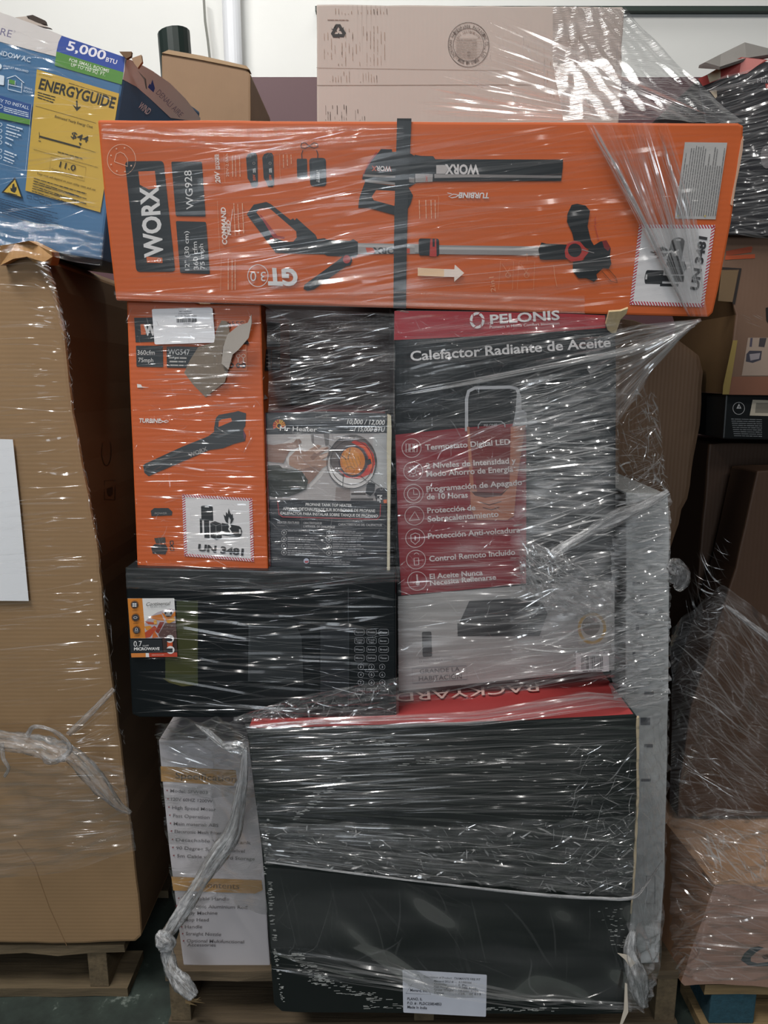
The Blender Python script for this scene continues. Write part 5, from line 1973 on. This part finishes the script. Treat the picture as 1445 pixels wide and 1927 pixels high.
prism('body', root, pl, out, .3, TAN, carton_mat('#5a452c'), TAN, .003)
pr = Print(pl, g2)
pr.poly('#8a3f28', [(210, 150), (430, 108), (440, 120), (430, 160), (210, 190)])
pr.poly('#a04a2c', [(205, 190), (460, 176), (460, 212), (200, 225)])
pr.poly('#8f7a44', [(270, 920), (310, 920), (235, 1388), (180, 1388), (186, 1310)])
pr.poly('#7a5240', [(262, 1235), (640, 1235), (640, 1395), (235, 1390)])
pr.poly('#968476', [(400, 898), (640, 898), (640, 1226), (345, 1226)])
pr.poly('#3c3a42', [(386, 1040), (412, 1010), (520, 1012), (510, 1090), (440, 1116), (380, 1104)])
pr.poly('#8a8284', [(412, 1040), (505, 1030), (495, 1080), (420, 1096)])
pr.poly('#4a4450', [(420, 900), (440, 900), (432, 976), (412, 976)])
pr.poly('#3f3a3c', [(500, 900), (560, 900), (540, 980), (490, 975)])
pr.line('#2b2624', [(180, 300), (334, 302), (276, 606)], 22)
pr.poly('#6e5a42', [(170, 312), (318, 316), (264, 590), (140, 580)])
pr.poly('#221e1c', [(552, 640), (640, 620), (640, 780), (574, 772), (556, 750)])
pr.done('front_print', root)
pl = Plane((1340, 130, 1.42), (1445, 130, 1.42), (1340, 440, 1.42))
out = [(1312, 150), (1330, 140), (1395, 108), (1445, 116), (1640, 120), (1640, 446), (1352, 442), (1340, 300)]
root = thing('product_carton', 'dark grey carton with a red top corner under thick film', 'carton', base_of(pl, out, .3))
DG = carton_mat('#2e2e31', var=.1, flute=.05, rough=.4)
prism('body', root, pl, out, .3, DG, DG, carton_mat('#8d3434'), .003)
pr = Print(pl, g1)
pr.poly('#8f3a36', [(60, 405), (140, 370), (255, 300), (436, 218), (640, 240), (665, 244), (560, 300), (420, 360), (250, 410), (100, 470)])
pr.poly('#b8b298', [(140, 372), (255, 302), (255, 400), (160, 440)])
pr.poly('#b5aa94', [(160, 510), (220, 500), (225, 560), (210, 575)])
pr.poly('#c07a74', [(436, 222), (640, 244), (480, 360), (415, 370)])
pr.text('#9a989a', 'Mini', (570, 440), (680, 436), 36, bold=.01)
pr.poly('#a03832', [(640, 450), (760, 440), (760, 480), (645, 488)])
pr.disc('#6f6b6c', 650, 1080, 52, 100)
pr.done('front_print', root)
# loose grey flap on top
mb = MB()
FL = carton_mat('#77736f', flute=.1)
w = [R(*g1(p), Y) for p, Y in (((70, 288), 1.40), ((260, 190), 1.46), ((465, 90), 1.60), ((640, 135), 1.62), ((800, 175), 1.6), ((480, 225), 1.42), ((250, 300), 1.39), ((120, 262), 1.395))]
b2 = [p + Vector((0, .002, -.004)) for p in w]
k = len(w)
mb.add(w + b2, [(0, 1, 7), (1, 6, 7), (1, 2, 5, 6), (2, 3, 4, 5)] + [tuple(range(2 * k - 1, k - 1, -1))] + [(i, (i + 1) % k, k + (i + 1) % k, k + i) for i in range(k)], FL)
mb.build('flap', root, 'grey board flap standing open')

# ------------------------------------------------------------------ stretch film round the middle load
fw = thing('stretch_film', 'clear stretch film wound round the middle stack of cartons', 'film', (0, 1.1, .14), 'stretch film')
Yo = 1.085
# orange carton: two soft bands and pulled streaks rising to the right
OG = [[(184, 232, 1.094), (700, 234, 1.094), (1394, 238, 1.094)], [(200, 400, 1.109), (740, 400, 1.109), (1374, 410, 1.109)], [(218, 562, 1.124), (740, 574, 1.124), (1342, 592, 1.124)]]
sheet('film_sheet', fw, [[(190, 232, 1.092), (480, 236, 1.092), (760, 236, 1.092)], [(194, 262, 1.094), (480, 292, 1.096), (760, 262, 1.094)]], 1, 70, 20, .002, .10, 2, 6)
sheet('film_sheet', fw, [[(214, 548, 1.118), (480, 556, 1.118), (760, 546, 1.118), (1100, 556, 1.118)], [(219, 566, 1.120), (480, 574, 1.120), (760, 580, 1.120), (1100, 590, 1.120)]], 2, 90, 14, .002, .20, 2, 5)
pleats('film_pleat', fw, OG, 260, 3, (.001, .009), (.15, .7), (-.13, .05), .004, .6, (.03, .13))
pleats('film_pleat', fw, OG, 120, 4, (.0005, .0016), (.08, .4), (-.13, .06), .003, 1.2, (.08, .5))
# tent of film from the upper carton down to the orange corner
TN = [[(600, 222, 1.33), (800, 30, 1.41), (1030, 14, 1.405), (1174, 14, 1.405)], [(820, 224, 1.22), (1000, 150, 1.34), (1150, 110, 1.36), (1240, 120, 1.30)], [(1060, 228, 1.105), (1180, 228, 1.12), (1300, 226, 1.11), (1398, 233, 1.095)]]
sheet('film_sheet', fw, [[(1040, 14, 1.40), (1110, 14, 1.40), (1176, 16, 1.40)], [(1040, 120, 1.34), (1160, 110, 1.32), (1275, 120, 1.28)], [(1060, 226, 1.11), (1250, 226, 1.10), (1398, 232, 1.092)]], 5, 70, 60, .002, .16, 9, 3)
pleats('film_pleat', fw, [[(930, 16, 1.40), (1398, 233, 1.093)], [(760, 222, 1.25), (1130, 228, 1.10)]], 150, 7, (.0006, .005), (.2, .8), (0, .03), .004, 1.0, (.05, .38))
pleats('film_pleat', fw, [[(880, 60, 1.405), (1170, 60, 1.402)], [(900, 222, 1.40), (1165, 222, 1.40)]], 60, 8, (.0006, .003), (.02, .07), (1.5, .12), .001, 1.0, (.2, .6))
# bright folds across the orange end
EF = [[(1100, 230, 1.090), (1190, 230, 1.090), (1255, 230, 1.090)], [(1190, 400, 1.098), (1240, 400, 1.098), (1310, 400, 1.098)], [(1295, 596, 1.114), (1306, 596, 1.114), (1330, 596, 1.114)]]
EFT = [[EF[r][c] for r in range(3)] for c in range(3)]
sheet('film_sheet', fw, EFT, 9, 60, 50, .004, .13, 1.5, 9)
pleats('film_pleat', fw, EFT, 90, 10, (.0008, .005), (.1, .5), (0, .015), .002, 1.0, (.15, .8))
pleats('film_pleat', fw, [[(1102, 230, 1.088), (1196, 400, 1.096), (1296, 598, 1.112)], [(1118, 230, 1.088), (1208, 400, 1.096), (1302, 598, 1.112)]], 40, 11, (.001, .005), (.1, .45), (0, .02), .002, 1.0, (.4, 1.0))
# below the orange carton: upright orange carton, gap, oil heater carton
G1 = [[(234, 572, 1.138), (495, 572, 1.138)], [(246, 800, 1.138), (500, 800, 1.138)], [(255, 1070, 1.130), (506, 1082, 1.130)]]
pleats('film_pleat', fw, G1, 260, 12, (.0005, .003), (.05, .28), (-.02, .05), .002, 1.1, (.05, .4))
pleats('film_pleat', fw, G1, 150, 13, (.0006, .002), (.006, .03), (.0, 1.2), .001, 1.2, (.2, .7))
G2 = [[(500, 580, 1.140), (742, 590, 1.128)], [(505, 700, 1.142), (744, 680, 1.128)], [(505, 800, 1.145), (742, 790, 1.132)]]
sheet('film_sheet', fw, G2, 14, 50, 40, .003, .10, 3, 14)
pleats('film_pleat', fw, G2, 240, 15, (.0005, .003), (.05, .25), (-.12, .12), .003, 1.1, (.06, .5))
G3 = [[(500, 780, 1.146), (744, 780, 1.130)], [(506, 1080, 1.130), (748, 1080, 1.126)]]
pleats('film_pleat', fw, G3, 170, 16, (.0005, .002), (.05, .25), (0, .04), .002, 1.1, (.06, .5))
pleats('film_pleat', fw, G3, 60, 17, (.0006, .0018), (.01, .08), (.9, .5), .003, 1.1, (.15, .6))
# oil heater carton
H1 = [[(742, 592, 1.118), (950, 592, 1.115), (1170, 598, 1.116)], [(744, 700, 1.128), (950, 690, 1.125), (1170, 660, 1.124)], [(746, 900, 1.130), (950, 900, 1.128), (1164, 900, 1.128)]]
H2 = [[(746, 860, 1.130), (950, 860, 1.128), (1164, 860, 1.128)], [(748, 1100, 1.126), (950, 1100, 1.122), (1164, 1100, 1.128)], [(748, 1330, 1.105), (950, 1310, 1.112), (1180, 1280, 1.128)]]
pleats('film_pleat', fw, H1, 240, 18, (.0005, .004), (.08, .4), (-.16, .06), .004, 1.0, (.05, .35))
pleats('film_pleat', fw, H1, 260, 19, (.0005, .002), (.006, .035), (.6, .8), .001, 1.2, (.12, .5))
pleats('film_pleat', fw, H2, 300, 20, (.0005, .004), (.06, .35), (-.05, .06), .004, 1.1, (.06, .45))
pleats('film_pleat', fw, H2, 330, 21, (.0005, .0022), (.006, .04), (.0, .9), .001, 1.2, (.15, .7))
sheet('film_sheet', fw, H1, 118, 70, 60, .003, .09, 3, 16, fade=.12)
sheet('film_sheet', fw, H2, 119, 70, 80, .003, .15, 3, 20, fade=.06)
sheet('film_sheet', fw, G3, 120, 50, 60, .002, .06, 3, 18, fade=.06)
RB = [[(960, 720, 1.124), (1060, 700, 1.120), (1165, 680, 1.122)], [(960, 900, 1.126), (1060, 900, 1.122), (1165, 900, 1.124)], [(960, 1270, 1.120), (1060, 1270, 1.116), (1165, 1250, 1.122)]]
sheet('film_sheet', fw, RB, 22, 60, 90, .004, .38, 3, 26, fade=.2)  # film whitened here and in the strips below to imitate glare
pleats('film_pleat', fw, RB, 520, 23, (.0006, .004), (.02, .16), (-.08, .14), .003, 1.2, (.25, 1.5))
LS = [[(742, 738, 1.122), (950, 700, 1.118), (1180, 655, 1.116), (1300, 615, 1.112)], [(742, 748, 1.122), (950, 712, 1.118), (1180, 668, 1.116), (1306, 622, 1.112)]]
pleats('film_pleat', fw, LS, 60, 24, (.0008, .003), (.15, .6), (0, .01), .001, .9, (.2, .7))
# fan of film from the orange corner to the heater carton and the grey carton
FA = [[(1100, 640, 1.118), (1200, 610, 1.114), (1320, 602, 1.112)], [(1110, 720, 1.122), (1200, 680, 1.14), (1312, 606, 1.114)], [(1160, 800, 1.13), (1225, 700, 1.17), (1300, 612, 1.116)]]
sheet('film_sheet', fw, FA, 25, 60, 50, .004, .16, 3, 12)
pleats('film_pleat', fw, FA, 170, 26, (.0006, .004), (.06, .35), (0, .04), .003, 1.1, (.12, .7))
GS = [[(1160, 740, 1.14), (1210, 720, 1.17), (1236, 740, 1.19)], [(1160, 840, 1.15), (1215, 840, 1.18), (1248, 850, 1.195)], [(1160, 935, 1.18), (1215, 930, 1.195), (1262, 932, 1.196)]]
pleats('film_pleat', fw, GS, 220, 27, (.0008, .003), (.006, .04), (1.2, .8), .001, 1.2, (.3, 1.0))
pleats('film_pleat', fw, GS, 120, 28, (.0005, .002), (.04, .2), (-.35, .15), .002, 1.1, (.1, .45))
# grey carton
GC = [[(1150, 930, 1.180), (1200, 930, 1.19), (1262, 932, 1.194)], [(1150, 1150, 1.17), (1200, 1150, 1.185), (1261, 1150, 1.194)], [(1150, 1340, 1.16), (1200, 1330, 1.18), (1259, 1320, 1.194)]]
sheet('film_sheet', fw, GC, 29, 40, 80, .004, .55, 3, 30)  # sheet and strips made denser white to paint in the silvery highlight
pleats('film_pleat', fw, GC, 420, 30, (.0007, .004), (.015, .11), (-.12, .12), .003, 1.2, (.5, 2.2))
# sweep of film from the grey carton's edge down over the black carton
SW = [[(1259, 1310, 1.190), (1100, 1300, 1.115), (900, 1340, 1.090), (620, 1352, 1.092), (460, 1362, 1.094)], [(1258, 1340, 1.190), (1160, 1330, 1.105), (900, 1366, 1.088), (620, 1372, 1.090), (466, 1380, 1.093)]]
sheet('film_sheet', fw, SW, 31, 90, 16, .003, .16, 3, 6)
pleats('film_pleat', fw, SW, 110, 32, (.0007, .004), (.08, .5), (0, .03), .003, 1.1, (.12, .7))
SD = [[(1259, 1330, 1.19), (1256, 1480, 1.19), (1252, 1640, 1.19), (1240, 1790, 1.18)], [(1204, 1360, 1.094), (1206, 1480, 1.094), (1198, 1640, 1.094), (1186, 1760, 1.094)]]
SDT = [[SD[c][r] for c in range(2)] for r in range(4)]
sheet('film_sheet', fw, SDT, 33, 30, 90, .004, .20, 4, 20)
pleats('film_pleat', fw, SDT, 260, 34, (.0006, .003), (.02, .14), (-.9, .35), .003, 1.2, (.12, .7))
# black carton, upper band with its clear lower hem
BU = [[(466, 1376, 1.090), (830, 1364, 1.088), (1204, 1350, 1.090)], [(480, 1500, 1.090), (830, 1500, 1.087), (1202, 1510, 1.090)], [(498, 1618, 1.091), (850, 1660, 1.088), (1190, 1692, 1.091)]]
sheet('film_sheet', fw, BU, 35, 110, 90, .003, .035, 2, 24)
B1 = [[(466, 1374, 1.089), (830, 1362, 1.086), (1206, 1348, 1.089)], [(484, 1530, 1.089), (830, 1530, 1.086), (1202, 1530, 1.089)]]
pleats('film_pleat', fw, B1, 300, 36, (.0005, .003), (.12, .6), (-.01, .035), .005, .9, (.04, .22))
B2 = [[(486, 1548, 1.089), (840, 1552, 1.086), (1196, 1536, 1.089)], [(498, 1622, 1.089), (850, 1662, 1.086), (1190, 1690, 1.089)]]
sheet('film_sheet', fw, B2, 37, 110, 40, .004, .07, 14, 8)
pleats('film_pleat', fw, B2, 130, 38, (.0006, .003), (.06, .4), (.04, .05), .006, 1.0, (.06, .32))
pleats('film_pleat', fw, B2, 230, 39, (.0008, .0035), (.006, .03), (.5, .8), .001, 1.3, (.4, 1.6))
rope('film_hem', fw, [(500, 1622, 1.088), (640, 1640, 1.086), (800, 1660, 1.085), (1000, 1682, 1.086), (1120, 1690, 1.087), (1188, 1690, 1.089), (1215, 1666, 1.12), (1246, 1620, 1.18)], [.0012, .0014, .0016, .0022, .0024, .0026, .002, .0015], 40, .55)
# right end of the black carton: fine crackle
B4 = [[(1060, 1400, 1.088), (1206, 1390, 1.089)], [(1060, 1680, 1.087), (1192, 1684, 1.089)]]
pleats('film_pleat', fw, B4, 230, 41, (.0005, .002), (.01, .07), (-.3, .6), .004, 1.2, (.15, .7))
# loose skirt below the hem
SK_ = [[(500, 1630, 1.088), (850, 1668, 1.085), (1190, 1698, 1.088)], [(510, 1780, 1.088), (850, 1790, 1.082), (1190, 1800, 1.085)], [(515, 1800, 1.088), (850, 1878, 1.084), (1200, 1892, 1.082)]]
sheet('film_sheet', fw, SK_, 42, 90, 50, .004, .04, 5, 1.5, mat=SOFT)
pleats('film_pleat', fw, SK_, 45, 43, (.001, .007), (.05, .22), (1.1, .5), .012, .6, (.03, .14))
pleats('film_pleat', fw, [[(500, 1770, 1.087), (1000, 1870, 1.083), (1215, 1890, 1.082)], [(506, 1830, 1.087), (1000, 1900, 1.083), (1215, 1906, 1.082)]], 60, 44, (.0008, .006), (.1, .5), (0, .04), .004, .9, (.06, .4))
TAILR = [[(1186, 1740, 1.088), (1240, 1730, 1.14), (1250, 1700, 1.17)], [(1180, 1830, 1.080), (1215, 1830, 1.10), (1240, 1830, 1.13)], [(1178, 1898, 1.080), (1210, 1900, 1.09), (1226, 1880, 1.10)]]
sheet('film_sheet', fw, TAILR, 45, 40, 50, .006, .20, 5, 5)
rope('film_tail', fw, [(1192, 1752, 1.085), (1186, 1790, 1.075), (1196, 1830, 1.07), (1204, 1870, 1.075), (1212, 1896, 1.08)], [.004, .010, .016, .012, .003], 46, .30)
# white tape end torn loose
mb = MB()
TP = ink('#cfc4b4', .5)
for (pts) in (((1162, 1794), (1182, 1798), (1196, 1812), (1186, 1822), (1176, 1806)), ((1176, 1850), (1180, 1852), (1182, 1905), (1172, 1926), (1166, 1930), (1174, 1900))):
    w = [R(p[0], p[1], 1.068) for p in pts]
    k = len(w)
    b2 = [p + Vector((0, .001, 0)) for p in w]
    mb.add(w + b2, [tuple(range(k)), tuple(range(2 * k - 1, k - 1, -1))] + [(i, (i + 1) % k, k + (i + 1) % k, k + i) for i in range(k)], TP)
mb.build('tape_end', fw, 'torn strip of pale tape')
# microwave carton
MW = [[(236, 1070, 1.124), (500, 1082, 1.120), (752, 1070, 1.120)], [(242, 1200, 1.124), (500, 1200, 1.120), (750, 1200, 1.120)], [(250, 1345, 1.122), (500, 1350, 1.115), (750, 1345, 1.100)]]
pleats('film_pleat', fw, MW, 120, 47, (.0006, .005), (.1, .45), (.03, .10), .006, .6, (.03, .18))
pleats('film_pleat', fw, MW, 45, 48, (.0005, .0012), (.06, .3), (.03, .12), .004, .8, (.12, .45))
sheet('film_sheet', fw, [[(236, 1066, 1.122), (500, 1078, 1.118), (752, 1066, 1.118)], [(238, 1108, 1.124), (500, 1108, 1.122), (752, 1096, 1.122)]], 49, 80, 16, .002, .10, 3, 6)
CM = [[(440, 1350, 1.105), (560, 1310, 1.105), (750, 1275, 1.105)], [(440, 1360, 1.098), (560, 1356, 1.096), (750, 1350, 1.092)]]
sheet('film_sheet', fw, CM, 50, 70, 30, .005, .09, 8, 6)
pleats('film_pleat', fw, CM, 130, 51, (.0006, .003), (.006, .06), (-.2, .6), .002, 1.2, (.2, .8))
# corner of film over the white carton, its rope and tail
WC = [[(292, 1362, 1.15), (400, 1352, 1.12), (476, 1362, 1.096)], [(296, 1400, 1.196), (400, 1410, 1.19), (476, 1410, 1.10)], [(304, 1500, 1.198), (400, 1500, 1.195), (484, 1500, 1.10)]]
sheet('film_sheet', fw, WC, 52, 60, 50, .005, .09, 4, 10, fade=.08)
pleats('film_pleat', fw, WC, 130, 53, (.0006, .003), (.03, .16), (.12, .18), .004, 1.2, (.1, .7))
pleats('film_pleat', fw, [[(360, 1358, 1.10), (410, 1400, 1.10), (462, 1390, 1.095)], [(400, 1372, 1.10), (440, 1420, 1.10), (468, 1420, 1.094)]], 120, 54, (.001, .006), (.02, .08), (.2, .7), .002, 1.2, (.8, 2.4))  # dense white strips painting a patch of glare on the film
WD = [[(302, 1480, 1.198), (400, 1480, 1.195), (484, 1480, 1.10)], [(320, 1640, 1.198), (400, 1640, 1.195), (496, 1620, 1.10)], [(332, 1740, 1.198), (420, 1700, 1.195), (504, 1720, 1.10)]]
sheet('film_sheet', fw, WD, 55, 50, 60, .006, .06, 4, 5, fade=.15)
pleats('film_pleat', fw, WD, 110, 56, (.0006, .003), (.01, .12), (.0, .6), .004, 1.2, (.1, .6))
rope('film_rope', fw, [(462, 1404, 1.092), (456, 1480, 1.10), (440, 1560, 1.13), (410, 1610, 1.14), (376, 1662, 1.15), (345, 1710, 1.155), (318, 1752, 1.15), (304, 1766, 1.15)], [.003, .007, .013, .013, .012, .011, .010, .010], 57, .38)
rope('film_knot', fw, [(296, 1756, 1.14), (306, 1766, 1.135), (318, 1776, 1.14), (300, 1788, 1.145)], [.006, .013, .012, .004], 58, .42)
rope('film_tail', fw, [(312, 1776, 1.145), (316, 1800, 1.14), (326, 1830, 1.135), (342, 1852, 1.13), (364, 1876, 1.13)], [.007, .010, .013, .014, .010], 59, .42, squash=.4)
# twist of film bunched on the heater carton
TW = [[(980, 1010, 1.112), (1060, 1040, 1.105), (1080, 1060, 1.105)], [(975, 1060, 1.105), (1040, 1090, 1.095), (1160, 1100, 1.112)], [(980, 1110, 1.112), (1040, 1150, 1.105), (1150, 1180, 1.112)]]
sheet('film_sheet', fw, TW, 60, 60, 60, .010, .16, 10, 10, fade=.15)
pleats('film_pleat', fw, TW, 260, 61, (.0007, .004), (.01, .07), (.5, .8), .004, 1.3, (.2, 1.0))
rope('film_rope', fw, [(1040, 1046, 1.105), (1056, 1032, 1.108), (1110, 1000, 1.12), (1160, 974, 1.15), (1210, 952, 1.18), (1258, 926, 1.192)], [.008, .006, .007, .010, .008, .004], 62, .40)
pleats('film_pleat', fw, [[(1060, 1030, 1.11), (1160, 968, 1.15), (1260, 925, 1.19)], [(1050, 1046, 1.11), (1160, 990, 1.15), (1260, 960, 1.19)]], 70, 63, (.0006, .003), (.05, .2), (0, .04), .002, 1.1, (.2, .9))
rope('film_tail', fw, [(1256, 1062, 1.192), (1268, 1066, 1.19), (1280, 1078, 1.19), (1276, 1100, 1.195), (1268, 1106, 1.195)], [.006, .012, .015, .012, .003], 64, .14)

# ------------------------------------------------------------------ film on the left load
fl = thing('stretch_film', 'clear stretch film with a knotted rope wound round the tall brown carton', 'film', (-.8, 1.25, .14), 'stretch film')
LA = [[(-40, 30, 1.295), (100, 66, 1.305), (238, 114, 1.312)], [(-40, 250, 1.295), (100, 260, 1.305), (212, 280, 1.312)], [(-40, 470, 1.275), (100, 470, 1.28), (192, 488, 1.30)]]
pleats('film_pleat', fl, LA, 80, 70, (.0006, .004), (.06, .35), (-.12, .2), .004, 1.0, (.04, .28))
sheet('film_sheet', fl, [[(-40, 395, 1.290), (90, 420, 1.295), (196, 440, 1.300)], [(-40, 470, 1.262), (90, 484, 1.26), (192, 500, 1.295)]], 71, 60, 30, .004, .13, 3, 6)
LB = [[(-40, 470, 1.258), (60, 480, 1.258), (100, 500, 1.262)], [(-40, 800, 1.250), (60, 800, 1.250), (142, 800, 1.262)], [(-40, 1200, 1.246), (100, 1200, 1.244), (204, 1200, 1.258)], [(-40, 1600, 1.246), (120, 1600, 1.244), (254, 1600, 1.258)]]
pleats('film_pleat', fl, LB, 260, 72, (.0006, .004), (.05, .3), (-.06, .04), .004, .8, (.03, .18))
pleats('film_pleat', fl, LB, 90, 73, (.0005, .0018), (.05, .3), (-.06, .05), .003, 1.2, (.12, .5))
pleats('film_pleat', fl, [[(62, 490, 1.255), (95, 490, 1.262)], [(100, 560, 1.255), (118, 580, 1.262)], [(118, 640, 1.256), (128, 640, 1.262)]], 70, 74, (.001, .004), (.01, .06), (.3, .5), .002, 1.2, (.3, 1.0))
pleats('film_pleat', fl, [[(120, 600, 1.258), (130, 600, 1.264)], [(134, 780, 1.258), (142, 780, 1.264)], [(182, 1030, 1.258), (192, 1030, 1.264)], [(225, 1400, 1.256), (236, 1400, 1.262)]], 140, 75, (.0006, .002), (.006, .04), (1.3, .5), .001, 1.2, (.15, .7))
sheet('film_sheet', fl, [[(-40, 1440, 1.244), (100, 1440, 1.242), (232, 1440, 1.256)], [(-40, 1660, 1.246), (120, 1640, 1.246), (256, 1600, 1.258)]], 76, 60, 40, .004, .08, 3, 10)
rope('film_rope', fl, [(-40, 1388, 1.232), (20, 1396, 1.226), (66, 1402, 1.220), (100, 1414, 1.214), (132, 1420, 1.216), (160, 1442, 1.222), (196, 1486, 1.232), (222, 1516, 1.244), (246, 1530, 1.256)], [.012, .014, .018, .017, .014, .015, .013, .008, .003], 77, .20)
rope('film_rope', fl, [(128, 1382, 1.226), (160, 1352, 1.232), (190, 1322, 1.240), (214, 1296, 1.254)], [.004, .005, .005, .003], 78, .16)
rope('film_knot', fl, [(52, 1384, 1.215), (64, 1368, 1.205), (92, 1372, 1.20), (116, 1386, 1.205), (132, 1410, 1.21), (108, 1432, 1.21), (86, 1434, 1.215), (84, 1424, 1.22)], [.004, .003, .003, .0035, .004, .004, .003, .002], 79, .28)
rope('film_tail', fl, [(4, 1398, 1.22), (6, 1426, 1.215), (16, 1446, 1.215), (8, 1462, 1.22)], [.003, .003, .003, .002], 80, .26)
pleats('film_pleat', fl, [[(130, 1385, 1.230), (218, 1300, 1.252)], [(150, 1440, 1.230), (246, 1530, 1.256)]], 70, 81, (.0006, .003), (.05, .2), (0, .06), .003, 1.1, (.06, .4))

# ------------------------------------------------------------------ film on the right load
frr = thing('stretch_film', 'clear stretch film hanging in slack folds over the crumpled cartons of the shaded load', 'film', (.9, 1.2, .14), 'stretch film')
RA = [[(1318, 160, 1.40), (1470, 110, 1.39)], [(1346, 300, 1.40), (1470, 300, 1.39)], [(1356, 440, 1.40), (1470, 450, 1.39)]]
pleats('film_pleat', frr, RA, 330, 90, (.0006, .005), (.05, .22), (-.10, .10), .004, 1.0, (.06, .45))
pleats('film_pleat', frr, [[(1316, 172, 1.398), (1470, 138, 1.388)], [(1318, 178, 1.398), (1470, 146, 1.388)]], 20, 91, (.0006, .002), (.1, .22), (0, .02), .001, 1.0, (.4, 1.0))
RB_ = [[(1262, 1180, 1.27), (1360, 1100, 1.27), (1470, 1180, 1.25)], [(1264, 1380, 1.25), (1350, 1360, 1.23), (1470, 1380, 1.20)], [(1258, 1560, 1.24), (1360, 1540, 1.20), (1470, 1560, 1.17)]]
sheet('film_sheet', frr, RB_, 92, 60, 60, .006, .06, 6, 6)
pleats('film_pleat', frr, RB_, 240, 93, (.0006, .004), (.06, .35), (.75, .25), .006, 1.0, (.04, .32))
RC = [[(1262, 1540, 1.25), (1350, 1520, 1.20), (1470, 1530, 1.17)], [(1262, 1640, 1.24), (1345, 1662, 1.172), (1470, 1660, 1.16)], [(1262, 1760, 1.22), (1325, 1740, 1.17), (1470, 1745, 1.16)], [(1270, 1840, 1.20), (1304, 1842, 1.17), (1470, 1846, 1.16)]]
sheet('film_sheet', frr, RC, 94, 60, 80, .006, .09, 4, 14)
pleats('film_pleat', frr, RC, 240, 95, (.0006, .004), (.03, .2), (.2, .35), .005, 1.1, (.06, .5))
pleats('film_pleat', frr, [[(1310, 1560, 1.19), (1445, 1560, 1.165)], [(1330, 1660, 1.168), (1445, 1660, 1.158)]], 70, 96, (.0012, .005), (.02, .10), (.9, .5), .004, 1.2, (.4, 1.0))
rope('film_rope', frr, [(1366, 1140, 1.262), (1396, 1162, 1.255), (1424, 1184, 1.25), (1460, 1212, 1.245)], [.002, .004, .005, .005], 97, .30)
pleats('film_pleat', frr, [[(1300, 1040, 1.30), (1380, 1000, 1.28)], [(1270, 1300, 1.27), (1370, 1140, 1.265)]], 60, 98, (.0006, .004), (.08, .4), (.9, .2), .005, 1.0, (.03, .16))
pleats('film_pleat', frr, [[(1372, 590, 1.40), (1440, 590, 1.39)], [(1372, 640, 1.40), (1440, 640, 1.39)]], 5, 99, (.0006, .0014), (.03, .07), (.45, .05), .001, 1.0, (.3, .6))
